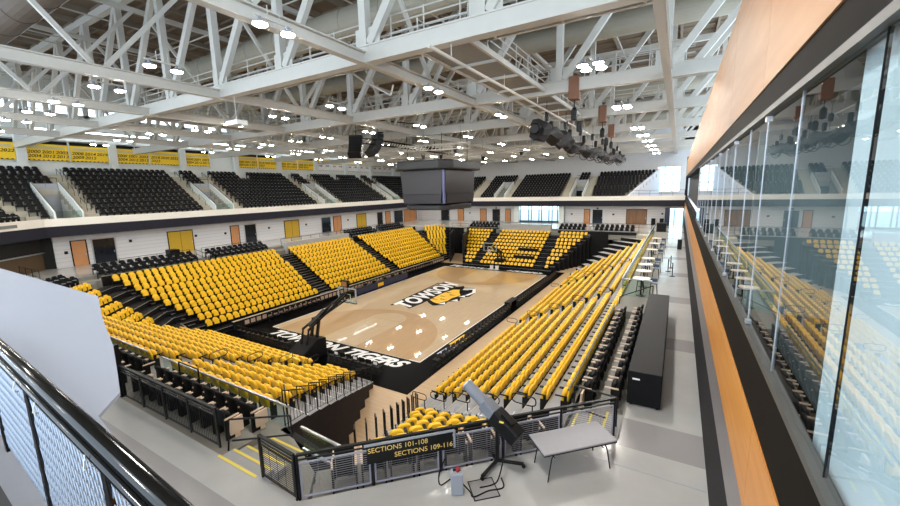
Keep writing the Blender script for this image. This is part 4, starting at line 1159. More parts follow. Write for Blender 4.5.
poly([(-.1, -1.9), (-.3, 1.4), (-.5, 3.6), (.6, 5.0), (1.1, 4.2), (2.2, 4.6), (3.1, 3.2), (3.3, 1.2), (2.7, .2), (3.1, -.6), (2.2, -1.4), (2.4, -2.6), (1.5, -3.2), (.6, -2.6)], .015, BLL, 'head_outline')
poly([(.1, -1.6), (.0, 1.2), (.3, 3.0), (1.0, 3.3), (1.5, 2.2), (2.2, 1.2), (1.9, -.2), (2.0, -1.2), (1.5, -2.4), (.8, -2.1)], .021, YLL, 'head_yellow')
for i, (x, y) in enumerate(((1.9, -2.2), (2.5, -.7), (2.5, .9), (1.5, 3.6))):
    poly([(x - .25, y - .3), (x + .5, y - .15), (x + .1, y + .5)], .0215, WHL, 'fang')
poly([(1.3, 3.4), (2.3, 3.9), (2.8, 2.8), (2.6, 1.4), (2.95, 1.4), (3.15, 3.0), (2.4, 4.4), (1.2, 4.0)], .0215, WHL, 'jaw')
for i, (x, y) in enumerate(((.5, -1.2), (.7, .1), (.6, 1.6), (1.4, .9), (1.3, -.9))):
    poly([(x - .35, y - .12), (x + .4, y), (x - .35, y + .14)], .024, BLL, 'stripe')
# baseline lettering on the black apron
for y, cx, w, lab in ((-15.15, -.6, 1, 'near'), (15.3, -.6, -1, 'far')):
    m_ = frame((-2.9 if w > 0 else -3.6, y, .003), (1, 0, 0), (0, 1, 0))
    o = text_mesh('TOWSON', 1.5, WHL, 'baseline_lettering', None, m_, shear=.5, font_scale=(1.15, 1), offset=.06); tag(o, 'white slanted lettering on the black apron left of the %s basket' % lab, 'court lettering')
    m_ = frame((4.1, y, .003), (1, 0, 0), (0, 1, 0))
    o = text_mesh('TIGERS', 1.4, WHL, 'baseline_lettering', None, m_, shear=.5, font_scale=(1.15, 1), offset=.06); tag(o, 'white slanted lettering on the black apron right of the %s basket' % lab, 'court lettering')
cl = MB().prism([(7.85, -12.6), (8.35, -12.6), (8.5, -10.9), (8.0, -10.9)], .001, .006).obj('sideline_mark', mat('pale_blue_mark', (.75, .78, .88), .4)); tag(cl, 'pale grey half of the sideline mark on the black apron', 'court lettering')
cl = MB().prism([(7.75, -10.8), (8.45, -10.8), (8.35, -10.2), (8.6, -9.6), (8.4, -9.1), (8.5, -8.6), (7.85, -8.6)], .001, .006).obj('sideline_mark', YLL); tag(cl, 'yellow half of the sideline mark on the black apron', 'court lettering')

def hoop(label, y, s):
    t = thing('basketball_hoop', label, 'basketball hoop', (0.25, y, 0), 0 if s < 0 else PI)
    # local: court lies towards +Y, base behind at -Y
    b = MB()
    v = [(-.75, -4.1, 0), (.75, -4.1, 0), (.75, -1.9, 0), (-.75, -1.9, 0), (-.75, -4.1, .55), (.75, -4.1, .55), (.75, -2.6, 1.35), (-.75, -2.6, 1.35), (.75, -1.9, 1.25), (-.75, -1.9, 1.25)]
    b.add(v, [(0, 3, 2, 1), (0, 1, 5, 4), (4, 5, 6, 7), (7, 6, 8, 9), (9, 8, 2, 3), (0, 4, 7, 9, 3), (1, 2, 8, 6, 5)])
    b.obj('padded_base', BLK, t, bevel=.05)
    MB().bar((-.28, -2.3, 1.2), (-.28, -2.0, 2.55), .14, .18).bar((.28, -2.3, 1.2), (.28, -2.0, 2.55), .14, .18).bar((-.28, -3.2, 1.0), (-.28, -2.9, 2.1), .09).bar((.28, -3.2, 1.0), (.28, -2.9, 2.1), .09).obj('upright', BLKM, t)
    MB().bar((-.28, -3.0, 2.0), (-.1, .95, 3.6), .1, .14).bar((.28, -3.0, 2.0), (.1, .95, 3.6), .1, .14).bar((-.26, -2.05, 2.5), (0, .95, 3.1), .09).bar((.26, -2.05, 2.5), (0, .95, 3.1), .09).bar((0, -2.6, 2.15), (0, -1.2, 2.9), .3, .2).obj('boom_arm', BLKM, t)
    bk = MB().box(-.9, .9, 1.06, 1.09, 2.92, 3.95).obj('backboard', RGLASS, t)
    f = MB()
    for x in (-.9, .9): f.box(x - .04, x + .04, 1.03, 1.11, 2.88, 3.99)
    for z in (2.9, 3.97): f.box(-.93, .93, 1.03, 1.11, z - .04, z + .04)
    f.obj('board_frame', LGREY, t)
    sq = MB()
    for x in (-.3, .3): sq.box(x - .025, x + .025, 1.09, 1.10, 3.05, 3.5)
    for z in (3.05, 3.5): sq.box(-.3, .3, 1.09, 1.10, z - .025, z + .025)
    sq.obj('target_square', WHL, bk)
    MB().box(-.93, .93, 1.0, 1.14, 2.84, 2.90).obj('edge_padding', BLK, t)
    r = MB(); prev = None
    for k in range(17):
        a = 2 * PI * k / 16; p = (.23 * math.cos(a), 1.38 + .23 * math.sin(a), 3.05)
        if prev: r.tube(prev, p, .012, 6)
        prev = p
    r.bar((-.08, 1.1, 3.05), (-.08, 1.2, 3.05), .03).bar((.08, 1.1, 3.05), (.08, 1.2, 3.05), .03)
    rim = r.obj('rim', mat('rim_orange', (.85, .30, .12), .4), t)
    nt = MB()
    for k in range(10):
        for sgn in (1, -1):
            prev = None
            for j in range(5):
                a = 2 * PI * (k + sgn * j * .5) / 10; rr = .23 - .03 * j
                p = (rr * math.cos(a), 1.38 + rr * math.sin(a), 3.04 - .1 * j)
                if prev: nt.tube(prev, p, .006, 3, cap=False)
                prev = p
    nt.obj('net', WHL, rim)
    sc = MB().box(-.3, .3, .85, 1.05, 4.1, 4.62).obj('shot_clock', BLKP, t)
    MB().box(-.24, .24, .83, .86, 4.17, 4.55).obj('clock_face', mat('clock_amber', (.55, .38, .22), .4), sc)
    MB().tube((-.2, .95, 3.9), (-.2, .95, 4.1), .02).tube((.2, .95, 3.9), (.2, .95, 4.1), .02).obj('clock_bracket', BLKM, t)
    return t
hoop('near portable basketball hoop with black padded base and glass backboard', -14.25, -1)
t_far = hoop('far portable basketball hoop standing in front of the middle yellow block', 14.25, 1)
for i, x in enumerate((.95, .65)):
    pass
# court-side folding chairs
def chair_parts():
    f = MB()
    for s in (-1, 1):
        f.bar((s * .21, -.2, .0), (s * .21, .22, .84), .022).bar((s * .21, .2, 0), (s * .21, -.18, .44), .022)
    f.bar((-.21, .2, .02), (.21, .2, .02), .02).bar((-.21, -.19, .03), (.21, -.19, .03), .02)
    return f.mesh('frame', BLKM), MB().box(-.2, .2, -.2, .2, .42, .46).mesh('seat', BLKP), MB().prism([(-.21, .16), (.21, .16), (.21, .2), (-.21, .2)], .60, .86).mesh('backrest', BLKP)
CH = chair_parts()
def court_chair(x, y, rz, label, group, cover=False):
    t = thing('folding_chair', label, 'chair', (x, y, 0), rz, group)
    for n_, me in zip(('frame', 'seat', 'backrest'), CH):
        c = bpy.data.objects.new(n_, me); COL.objects.link(c); c.parent = t
    if cover:
        o = bpy.data.objects.new('back_emblem', EMB); COL.objects.link(o); o.parent = t
EMB = MB().prism([(-.15, .2), (.15, .2), (.15, .21), (-.15, .21)], .64, .82).mesh('back_emblem', WHL)
k = 0
for x in [-8.2 + .58 * j for j in range(11)]:
    k += 1; court_chair(x, -16.75, PI, 'black court-side folding chair left of the near basket, %s from the far corner' % nth(k), 'chairs left of the near basket')
k = 0
for x in [2.2 + .56 * j for j in range(8)]:
    k += 1; court_chair(x, -16.75, PI, 'black court-side folding chair right of the near basket, %s from the basket' % nth(k), 'chairs right of the near basket', k in (2, 5, 8))
k = 0
for y in [-14.2 + .62 * j for j in range(46)]:
    k += 1
    if 22 <= k <= 24: continue
    court_chair(8.85, y, -PI / 2, 'black court-side folding chair by the suites side apron, %s from the near corner' % nth(k), 'chairs along the suites sideline')
k = 0
for y in [-13.5 + .62 * j for j in range(10)] + [6.5 + .62 * j for j in range(12)]:
    k += 1
    court_chair(-9.0, y, PI / 2, 'court-side folding chair across the court, %s from the near corner' % nth(k), 'chairs across the court', True)
# scorer tables
for i, (x, y0, y1, lab, m) in enumerate(((-8.3, -3.6, 5.6, 'navy fronted scorer table across the court at mid court', NAVY), (8.6, -1.4, .5, 'small black media table at mid court on the suites side', BLK))):
    t = thing('scorer_table', lab, 'table')
    MB().box(x - .3, x + .3, y0, y1, .72, .76).obj('table_top', BLKP, t)
    MB().box(x + .26 if x < 0 else x - .3, x + .30 if x < 0 else x - .26, y0, y1, .02, .74).obj('front_panel', m, t)
    for yy in (y0 + .1, y1 - .1): MB().box(x - .25, x + .2, yy - .03, yy + .03, 0, .72).obj('leg', BLKM, t)
    if x < 0:
        MB().prism([(x + .3, 0), (x + .31, 0), (x + .31, 1.0), (x + .3, 1.0)], .2, .6).obj('panel_emblem', YLL, t, loc=(0, -.2, 0))
        for yy in (-2, -.5, 1.5, 3, 4.5): MB().box(x - .15, x + .1, yy - .18, yy + .18, .76, .98).obj('monitor', BLKP, t)
# first-row barriers across the court
t = thing('court_barrier', 'dark barrier with pale lettered board along the front of the stand across the court', 'barrier')
MB().box(-9.75, -9.65, -16.5, 17.5, .05, .75).obj('board', DARK, t)
mb = MB()
for k in range(60): mb.box(-9.64, -9.63, -15.5 + .55 * k, -15.5 + .55 * k + .4, .25, .6)
mb.obj('pale_marks', mat('board_marks', (.75, .64, .56), .5), t)
MB().box(-9.8, -9.6, -16.5, 17.5, .75, .8).obj('top_rail', CHROME, t)
# people-free black boxes behind the far basket
for i, z in enumerate((-1, 1)):
    s = ST['north']
    tag(MB().box(1.9, 4.9, 16.1 + .94 * (3 + z) - .5, 16.1 + .94 * (3 + z) - .15, zf(3 + z), zf(3 + z) + .62).obj('black_table', BLK), 'black covered table set into %s row of the far end stand' % ('a lower', 'a higher')[i], 'table')
for x in (.2, 1.0):
    t = thing('equipment_bin', 'black and white bin at the foot of the far basket, %s side' % ('left' if x < .5 else 'right'), 'bin', (x - .6, 15.1, 0))
    MB().lathe([(.22, 0), (.26, .6), (.26, .62)], 12).obj('bin_body', WHL, t); MB().lathe([(.27, .62), (.27, .68), (.1, .72)], 12).obj('bin_lid', BLKP, t)

# ================================================================ NORTH TUNNEL AND FAR WALLS OF THE BOWL
struct('wall_northwest', MB().bar((-8.6, 17.6, 2.2), (-11.8, 24.5, 2.2), .2, 4.4).bar((-6.2, 17.5, 2.2), (-9.0, 24.8, 2.2), .2, 4.4).box(-13, -8.5, 25.4, 25.6, -.02, 4.6), DARK)
t = tag(MB().box(-10.6, -9.2, 25.3, 25.38, 0, 2.4).obj('tunnel_door', mat('tunnel_door_blue', (.42, .45, .58), .3)), 'blue-grey door at the end of the far corner tunnel', 'door')
struct('wall_northeast', MB().box(10.9, 13.4, 24.9, 25.1, -.02, 4.6), BLK)

# railings on the north-side upper corner over the tunnel
railing('railing', 'black railing over the far corner tunnel mouth', [(-12.3, 24.9, 4.4), (-9.0, 24.9, 4.4)], 1.0, rails=(.5,))

# ================================================================ NEAR SIDE DETAILS
# stepped railings on the tunnel edge of the south stand
def step_rails(name, label, st, side, inset, rows):
    t = thing(name, label, 'railing')
    for i in rows:
        a = Vector(st.A(i) if side == 'A' else st.B(i)); b = Vector(st.B(i) if side == 'A' else st.A(i)); d = (b - a).normalized()
        p0 = a + d * inset - st.out * st.fr * .9; p1 = a + d * inset + st.out * st.re * .9
        z = zf(i); m = MB()
        m.tube((*p0, z), (*p0, z + .95), .022, 5).tube((*p1, z), (*p1, z + 1.25), .022, 5).tube((*p0, z + .93), (*p1, z + 1.25), .022, 5)
        m.obj('post_frame', BLKM, t)
        g = MB()
        for k in range(1, 7):
            q = p0 + (p1 - p0) * k / 7; g.tube((*q, z + .08), (*q, z + .93 + .3 * k / 7), .008, 4, cap=False)
        g.tube((*p0, z + .1), (*p1, z + .1), .012, 4)
        g.obj('baluster_infill', BLKM, t)
step_rails('stepped_railing', 'black stepped railing down the tunnel side of the near end stand', ST['south'], 'A', .06, range(10))
step_rails('stepped_railing', 'black stepped railing on the tunnel side of the small corner stand', ST['southeast'], 'A', .06, range(10))
# loop handrails in the aisles
def loop_rail(x, y, z, rz, label):
    t = thing('loop_handrail', label, 'handrail', (x, y, z), rz, 'aisle loop handrails')
    MB().tube((0, .0, 0), (0, .0, .55), .022, 6).obj('post', BLKM, t)
    pts = []
    for k in range(17):
        a = 2 * PI * k / 16
        pts.append((0, .42 * math.copysign(abs(math.cos(a)) ** .5, math.cos(a)) - .3, .72 + .17 * math.copysign(abs(math.sin(a)) ** .6, math.sin(a))))
    MB().path(pts, .02, 6).obj('loop', BLKM, t)
for i in (1, 3, 5, 7):
    loop_rail(3.5, -18.85 - .88 * i, zf(i), PI, 'black loop handrail, %s up the aisle of the near end stand' % nth((i + 1) // 2))
for i in (0, 2, 4, 6, 8):
    loop_rail(11.4 + .82 * i, -19.35 - .40 * i, zf(i), -PI / 2, 'black loop handrail at the near foot of row %s of the suites side stand' % ('one two three four five six seven eight nine ten'.split())[i])
for yy, nm in ((-6.7, 'nearer'), (5.6, 'farther')):
    for i in (0, 2, 4, 6, 8): loop_rail(11.4 + .82 * i, yy, zf(i), -PI / 2, 'black loop handrail in the %s aisle of the suites side stand, %s up' % (nm, nth(i // 2 + 1)))
# aisle half steps east near end, south
hs = MB(); hs2 = [MB(), MB()]
for i in range(1, 10):
    y1 = -18.75 - .40 * i; y0 = -20.3 - .42 * i
    hs.box(11.4 + .82 * i - .85, 11.4 + .82 * i - .5, y0, y1, zf(i) - .5, zf(i) - .2)
    for q_, yy in enumerate((-7.3, 5.0)): hs2[q_].box(11.4 + .82 * i - .85, 11.4 + .82 * i - .5, yy, yy + 1.2, zf(i) - .5, zf(i) - .2)
o = tag(hs.obj('aisle_steps', CONC), 'grey half steps at the near end of the suites side stand', 'aisle steps')
for q_ in (0, 1): tag(hs2[q_].obj('aisle_steps', CONC), 'grey half steps in the %s aisle of the suites side stand' % ('nearer', 'farther')[q_], 'aisle steps')
hn = MB()
for i in range(1, 10):
    y1 = -18.75 - .40 * i; y0 = -20.3 - .42 * i
    hn.box(11.4 + .82 * i - .86, 11.4 + .82 * i - .82, y0, y1, zf(i) - .2, zf(i) - .188)
hn.obj('nosing', CHROME, o)
hs = MB(); hw = MB(); hwn = MB()
for i in range(1, 10): hs.box(2.9, 4.1, -18.85 - .88 * i + .05, -18.85 - .88 * i + .95, zf(i) - .5, zf(i) - .2)
tag(hs.obj('aisle_steps', CONC), 'grey half steps in the aisle of the near end stand', 'aisle steps')
WAIS = [('beside the near corner', lambda i: (-19.0, -17.9 - .28 * i)), ('nearest middle', lambda i: (lerp(-6.5, -5.3, i), lerp(-4.9, -3.9, i))), ('farther middle', lambda i: (lerp(5.6, 6.9, i), lerp(7.2, 8.3, i))), ('far end', lambda i: (lerp(18.5, 22.2, i), lerp(19.8, 23.5, i)))]
for nm, fn in WAIS:
    hw = MB(); hwn = MB()
    for i in range(1, 10):
        x = -10.7 - .88 * i + .55; a, b = fn(i)
        hw.box(x - .5, x + .4, min(a, b - .3), b, zf(i) - .5, zf(i) - .2); hwn.box(x + .31, x + .4, min(a, b - .3), b, zf(i) - .2, zf(i) - .18)
    o = tag(hw.obj('aisle_steps', DARK), 'black aisle steps with bright nosings across the court, %s aisle' % nm, 'aisle steps'); hwn.obj('nosing', CHROME, o)
for nm, fn in (('left', lambda i: (lerp(-3.9, -4.3, i), lerp(-2.8, -3.1, i))), ('right', lambda i: (5.35, 6.5))):
    hw = MB()
    for i in range(1, 10):
        y = 16.1 + .94 * i - .55; a, b = fn(i); hw.box(a, b, y - .4, y + .6, zf(i) - .5, zf(i) - .2)
    tag(hw.obj('aisle_steps', DARK), 'black aisle steps of the far end stand, %s aisle' % nm, 'aisle steps')

# glass rail on top of the near end stand and the suites side
def glass_rail(label, pts, z0, z1, rail_m=None):
    t = thing('glass_railing', label, 'glass railing')
    g = MB(); r = MB(); p_ = MB()
    for a, b in zip(pts, pts[1:]):
        a = Vector((*a, 0)); b = Vector((*b, 0)); n = max(1, round((b - a).length / 1.5))
        r.bar(a + Vector((0, 0, z1)), b + Vector((0, 0, z1)), .06, .05)
        for k in range(n):
            p = a + (b - a) * (k + .02) / n; q = a + (b - a) * (k + .98) / n
            g.bar(p + Vector((0, 0, (z0 + z1) / 2)), q + Vector((0, 0, (z0 + z1) / 2)), .015, z1 - z0 - .04)
        r.bar(a + Vector((0, 0, z0)), b + Vector((0, 0, z0)), .06, .06)
    g.obj('glass_panel', RGLASS, t); r.obj('top_rail', rail_m or CHROME, t)
glass_rail('glass railing with silver top rail behind the near end yellow rows, long part', [(4.4, -27.3), (12.0, -27.3)], 4.0, 4.95)
glass_rail('glass railing with silver top rail behind the near end yellow rows, part by black post', [(-14, -27.3), (3.2, -27.3)], 4.0, 4.95)
glass_rail('glass railing with silver top rail over the near tunnel mouth', [(13.2, -27.8), (15.0, -27.9)], 4.3, 4.95)
glass_rail('glass railing between the top yellow row and the black seats by the counter', [(19.08, -22.4), (19.08, -12.3)], 4.0, 4.9, mat('olive_rail', (.30, .31, .27), .4))
glass_rail('glass railing in front of the high tables on the suites side', [(19.1, -9.4), (19.1, 26)], 4.65, 5.75)
glass_rail('glass railing crossing beside the nearest high table', [(19.1, -9.4), (20.7, -9.4)], 4.65, 5.75)
# tunnel header wall
struct('wall_south', MB().bar((11.9, -27.45, 2.1), (15.3, -27.9, 2.1), .2, 4.4), DARK)
# black balustrade panel at the end of near glass (by the tunnel)
railing('railing', 'short black baluster railing at the tunnel end of the near glass rail', [(10.9, -26.6, 4.0), (11.95, -27.3, 4.0)], 1.05, balusters=.1)

# main concourse fences with mesh infill
def mesh_fence(label, pts, frame_m=mat('fence_grey', (.60, .60, .66), .4), wire_m=mat('wire_grey', (.50, .50, .53), .4, .3), h=1.07, bays=1.6, horiz=True):
    t = thing('guard_fence', label, 'fence')
    for a, b in zip(pts, pts[1:]):
        a = Vector((*a, ZC)); b = Vector((*b, ZC)); L = (b - a).length; n = max(1, round(L / bays)); d = (b - a) / L
        for k in range(n + 1): p = a + d * L * k / n; MB().bar(p, p + Vector((0, 0, h)), .05, .05).obj('post', BLKM, t)
        MB().bar(a + Vector((0, 0, h)), b + Vector((0, 0, h)), .07, .05).bar(a + Vector((0, 0, h - .12)), b + Vector((0, 0, h - .12)), .03, .03).obj('top_rail', BLKM, t)
        for k in range(n):
            p = a + d * (L * k / n + .06); q = a + d * (L * (k + 1) / n - .06); fz, tz = .07, h - .2
            f = MB()
            for z in (fz, tz): f.bar(p + Vector((0, 0, z)), q + Vector((0, 0, z)), .03, .035)
            for e_ in (p, q): f.bar(e_ + Vector((0, 0, fz)), e_ + Vector((0, 0, tz)), .03, .03)
            fo = f.obj('panel_frame', frame_m, t)
            w = MB(); 
            if horiz:
                nz = 15
                for j in range(1, nz): z = fz + (tz - fz) * j / nz; w.bar(p + Vector((0, 0, z)), q + Vector((0, 0, z)), .008, .009)
                for j in range(1, 4): e_ = p + (q - p) * j / 4; w.bar(e_ + Vector((0, 0, fz)), e_ + Vector((0, 0, tz)), .006, .006)
            else:
                nx = int((q - p).length / .085)
                for j in range(1, nx): e_ = p + (q - p) * j / nx; w.bar(e_ + Vector((0, 0, fz)), e_ + Vector((0, 0, tz)), .009, .009)
            w.obj('wire_infill', wire_m, fo)
    return t
mesh_fence('black and grey wire fence with the hanging sections sign, running diagonally above the tunnel', [(15.05, -29.35), (20.6, -23.85)])
mesh_fence('black wire fence section at the tunnel corner left of the sections sign', [(13.7, -29.3), (15.0, -29.38)], BLKM, BLKM)
mesh_fence('long black baluster fence behind the near black seat rows', [(6.2, -29.22), (11.72, -29.18)], BLKM, BLKM, 1.1, 1.4, False)
tag(MB().box(6.0, 6.2, -29.3, -29.15, ZC, 6.5).obj('black_post', BLKP), 'tall square black post at the near end of the baluster fence by the white roof', 'post')
# entry steps with yellow nosing stripes
st_ = MB(); ys = MB()
for k in range(2):
    st_.box(11.95, 13.6, -29.3 + .35 * k, -29.3 + .35 * (k + 1), 4.3, 4.63 - .13 * k - .02)
for y_, z_ in ((-29.42, ZC + .001), (-29.02, 4.611), (-28.66, 4.481), (-28.3, 4.301), (-27.95, 4.301)): ys.box(12.0, 13.55, y_, y_ + .07, z_, z_ + .008)
for k in range(4):
    pass
o = tag(st_.obj('entry_steps', CONC), 'concrete entry steps with yellow stripes beside the near black seats', 'steps'); ys.obj('yellow_stripe', STRIPE, o)
st2 = MB(); ys2 = MB()
for k in range(3):
    st2.box(20.72 - .42 * (k + 1), 20.72 - .42 * k, -24.0, -22.7, 4.3, 4.66 - .12 * k)
    ys2.box(20.72 - .42 * k - .46, 20.72 - .42 * k - .40, -24.0, -22.7, 4.66 - .12 * k, 4.668 - .12 * k)
o = tag(st2.obj('entry_steps', CONC), 'concrete entry steps with yellow stripes between the fence and the black counter', 'steps'); ys2.obj('yellow_stripe', STRIPE, o)
# open loop gates/handrails at the entries
def frame_rail(label, pts):
    t = thing('handrail', label, 'handrail'); MB().path(pts, .025, 6).obj('rail', BLKM, t)
frame_rail('black looped handrail at the entry beside the near black seats', [(11.75, -29.0, 4.5), (11.75, -28.9, 5.35), (12.9, -27.9, 5.25), (12.95, -27.9, 4.7), (11.8, -28.9, 4.75)])
frame_rail('black looped handrail where the fence meets the black counter', [(20.6, -23.4, 4.7), (20.6, -23.4, 5.55), (19.3, -22.6, 5.2), (19.3, -22.6, 4.5), (20.3, -23.2, 4.75)])
frame_rail('black stair handrail at the far end of the black counter seats', [(19.2, -11.2, 4.2), (19.2, -11.2, 5.1), (20.8, -10.6, 5.75), (20.8, -10.6, 4.7)])
frame_rail('black handrail at the far end of the near seats by the black post', [(6.4, -27.6, 4.4), (6.4, -27.6, 5.3), (7.7, -27.6, 5.3), (7.7, -27.6, 4.4)])

# sign on the fence
d = Vector((20.6 - 15.05, -23.85 + 29.35, 0)).normalized(); nrm = Vector((d.y, -d.x, 0))
t = thing('sections_sign', 'black hanging sign with gold section numbers on the diagonal fence', 'sign')
p0 = Vector((15.05, -29.35, 0)) + d * 1.45 + nrm * .07; p1 = p0 + d * 1.95
mid = (p0 + p1) / 2
sb_ = MB().bar(p0 + Vector((0, 0, ZC + .80)), p1 + Vector((0, 0, ZC + .80)), .03, .42).obj('sign_board', BLKP, t)
MB().bar(p0 - d * .05 + Vector((0, 0, ZC + 1.03)), p1 + d * .05 + Vector((0, 0, ZC + 1.03)), .03, .05).bar(p1 + d * .05 + Vector((0, 0, ZC + .6)), p1 + d * .05 + Vector((0, 0, ZC + 1.03)), .03, .05).obj('sign_trim', LGREY, t)
text_mesh('SECTIONS 101-108', .165, GOLD, 'lettering', sb_, frame(mid - d * .28 + nrm * .018 + Vector((0, 0, ZC + .90)), d, (0, 0, 1)))
text_mesh('SECTIONS 109-116', .165, GOLD, 'lettering', sb_, frame(mid + d * .30 + nrm * .018 + Vector((0, 0, ZC + .71)), d, (0, 0, 1)))

# folding table
t = thing('folding_table', 'grey-topped folding table standing on the concourse beside the fence', 'table', (19.9, -25.52, ZC), math.radians(44.5))
MB().box(-.93, .93, -.39, .39, .70, .74).obj('table_top', TABT, t, bevel=.015)
MB().box(-.92, .92, -.38, .38, .67, .70).obj('apron', BLKP, t)
for sx in (-1, 1):
    for sy in (-1, 1):
        pts = [(sx * .62, sy * .30, .68), (sx * .70, sy * .31, .55), (sx * .74, sy * .32, .35), (sx * .80, sy * .33, .0)]
        MB().path(pts, .014, 6).obj('leg', BLKM, t)
    MB().path([(sx * .62, -.30, .55), (sx * .62, .30, .55)], .012, 6).obj('leg_brace', BLKM, t)

# follow spot
t = thing('follow_spotlight', 'large grey and black follow spotlight on a wheeled stand by the fence', 'spotlight', (18.35, -26.35, ZC))
MB().tube((0, 0, .12), (0, 0, .98), .045, 10).tube((0, 0, .9), (0, 0, 1.12), .03, 8).obj('stand_pole', BLKM, t)
for k in range(3):
    a = math.radians(20 + 120 * k)
    MB().bar((0, 0, .14), (.62 * math.cos(a), .62 * math.sin(a), .10), .07, .05).obj('stand_leg', BLKM, t)
    MB().tube((.62 * math.cos(a), .62 * math.sin(a) - .02, .045), (.62 * math.cos(a), .62 * math.sin(a) + .02, .045), .045, 10).obj('caster_wheel', BLKP, t)
ax = Vector((-.80, .16, .46)).normalized() * 1.05
c = Vector((-.02, 0, 1.30))
MB().tube(c - ax * .05, c + ax * .95, .15, 18, .14).obj('barrel', mat('spot_grey', (.45, .47, .51), .4), t, smooth=False)
MB().tube(c + ax * .93, c + ax * .96, .155, 18).obj('lens_ring', CHROME, t)
MB().bar(c - ax * .66, c + ax * .05, .34, .36).obj('lamp_house', BLKP, t, bevel=.03)
MB().bar(c + ax * .0, c + ax * .38, .30, .30).obj('iris_box', mat('spot_grey', (0, 0, 0)), t, bevel=.03)
MB().bar(c - ax * .5 + Vector((0, 0, .2)), c - ax * .2 + Vector((0, 0, .2)), .14, .08).obj('top_handle', BLKM, t)
lab_ = MB().box(-.05, .05, -.05, .05, -.01, .01).obj('label_plate', STRIPE, t, loc=tuple(c - ax * .2 + Vector((.05, -.17, .12))))
MB().bar((-.2, 0, 1.0), (-.2, 0, 1.3), .03, .06).bar((.2, 0, 1.0), (.2, 0, 1.3), .03, .06).bar((-.21, 0, 1.0), (.21, 0, 1.0), .06, .03).obj('yoke', BLKM, t)
# power box, cables, floor hatch
t = thing('power_supply_box', 'pale grey upright power box with red topped plug standing on the floor by the fence', 'power box', (17.92, -27.55, ZC), .6)
MB().box(-.13, .13, -.11, .11, .02, .52).obj('case', LGREY, t, bevel=.015)
MB().tube((0, 0, .52), (.05, .02, .60), .05, 8).obj('plug', mat('red_plug', (.6, .15, .15), .4), t)
MB().box(-.08, .08, -.02, .02, .54, .58).obj('handle', BLKP, t)
def cable(label, pts, r=.016):
    P = [Vector(p) for p in pts]; out = []
    for i in range(len(P) - 1):
        p0 = P[max(0, i - 1)]; p1 = P[i]; p2 = P[i + 1]; p3 = P[min(len(P) - 1, i + 2)]
        for k in range(6):
            u = k / 6; out.append(.5 * ((2 * p1) + (-p0 + p2) * u + (2 * p0 - 5 * p1 + 4 * p2 - p3) * u * u + (-p0 + 3 * p1 - 3 * p2 + p3) * u ** 3))
    out.append(P[-1])
    tag(MB().path(out, r, 6).obj('power_cable', BLKP), label, 'cable')
z = ZC + .016
cable('black cable looping on the floor left of the power box', [(17.35, -27.1, z + .3), (17.3, -27.3, z), (17.5, -27.55, z), (17.6, -27.3, z), (17.75, -27.45, z + .1), (17.85, -27.5, z + .5)])
cable('black cable from the power box across the floor hatch', [(18.0, -27.55, z + .3), (18.15, -27.4, z), (18.3, -27.5, z), (18.5, -27.2, z), (18.75, -26.95, z), (18.6, -26.7, z)])
cable('black cable hanging from the spotlight to the floor hatch', [(18.45, -26.5, z + 1.1), (18.62, -26.6, z + .6), (18.6, -26.85, z + .1), (18.5, -27.0, z), (18.3, -27.2, z)])
t = thing('floor_hatch', 'square metal floor hatch under the black cables', 'floor hatch', (18.38, -27.18, ZC), .75)
MB().box(-.28, .28, -.28, .28, 0.001, .006).obj('lid', mat('hatch_lid', (.58, .58, .58), .5), t)
f = MB()
for s in (-1, 1): f.box(s * .28 - .012, s * .28 + .012, -.29, .29, .001, .009).box(-.29, .29, s * .28 - .012, s * .28 + .012, .001, .009)
f.obj('hatch_frame', BLKM, t)

# black covered counter
t = thing('covered_counter', 'long black cloth-covered counter standing behind the black seats', 'counter', (0, 0, ZC))
MB().prism([(20.72, -22.08), (21.62, -22.08), (21.62, -12.55), (20.72, -12.55)], .06, 1.1).obj('black_cover', BLK, t, bevel=.02)
MB().box(20.8, 20.86, -22.0, -12.7, 0, .06).box(21.5, 21.56, -22.0, -12.7, 0, .06).obj('foot', BLKM, t)
MB().box(20.85, 21.05, -22.095, -22.085, .85, .90).obj('label_strip', WHL, t)
# high tables and stools along the glass rail
def high_table(x, y, label, w=.45, l=.7):
    t = thing('high_table', label, 'high table', (x, y, ZC), 0, 'high tables on the concourse')
    mb = MB(); pts = []
    for k in range(20):
        a = 2 * PI * k / 20; pts.append((w * math.copysign(abs(math.cos(a)) ** .7, math.cos(a)), .8 * w * math.copysign(abs(math.sin(a)) ** .7, math.sin(a))))
    mb.prism(pts, 1.03, 1.07); mb.obj('table_top', mat('cream_laminate', (.90, .84, .74), .35), t)
    MB().tube((0, 0, .03), (0, 0, 1.03), .04, 10).obj('column', BLKM, t)
    MB().lathe([(.28, 0), (.27, .02), (.05, .04)], 16).obj('base', BLKM, t)
    return t
def stool(x, y, label):
    t = thing('bar_stool', label, 'stool', (x, y, ZC), 0, 'stools at the high tables')
    MB().prism([(-.19, -.19), (.19, -.19), (.19, .19), (-.19, .19)], .72, .76).obj('seat', mat('stool_blue', (.25, .35, .45), .4), t, bevel=.01)
    MB().prism([(-.19, .17), (.19, .17), (.19, .20), (-.19, .20)], .80, 1.0).obj('backrest', mat('stool_blue', (0, 0, 0)), t)
    for sx in (-1, 1):
        for sy in (-1, 1): MB().tube((sx * .15, sy * .15, .72), (sx * .21, sy * .21, 0), .014, 5).obj('leg', BLKM, t)
ht = [(20.1, -8.9), (20.05, -6.6), (20.0, -4.2), (20.0, -1.6), (20.0, 3.0), (20.0, 7.0), (20.0, 11)]
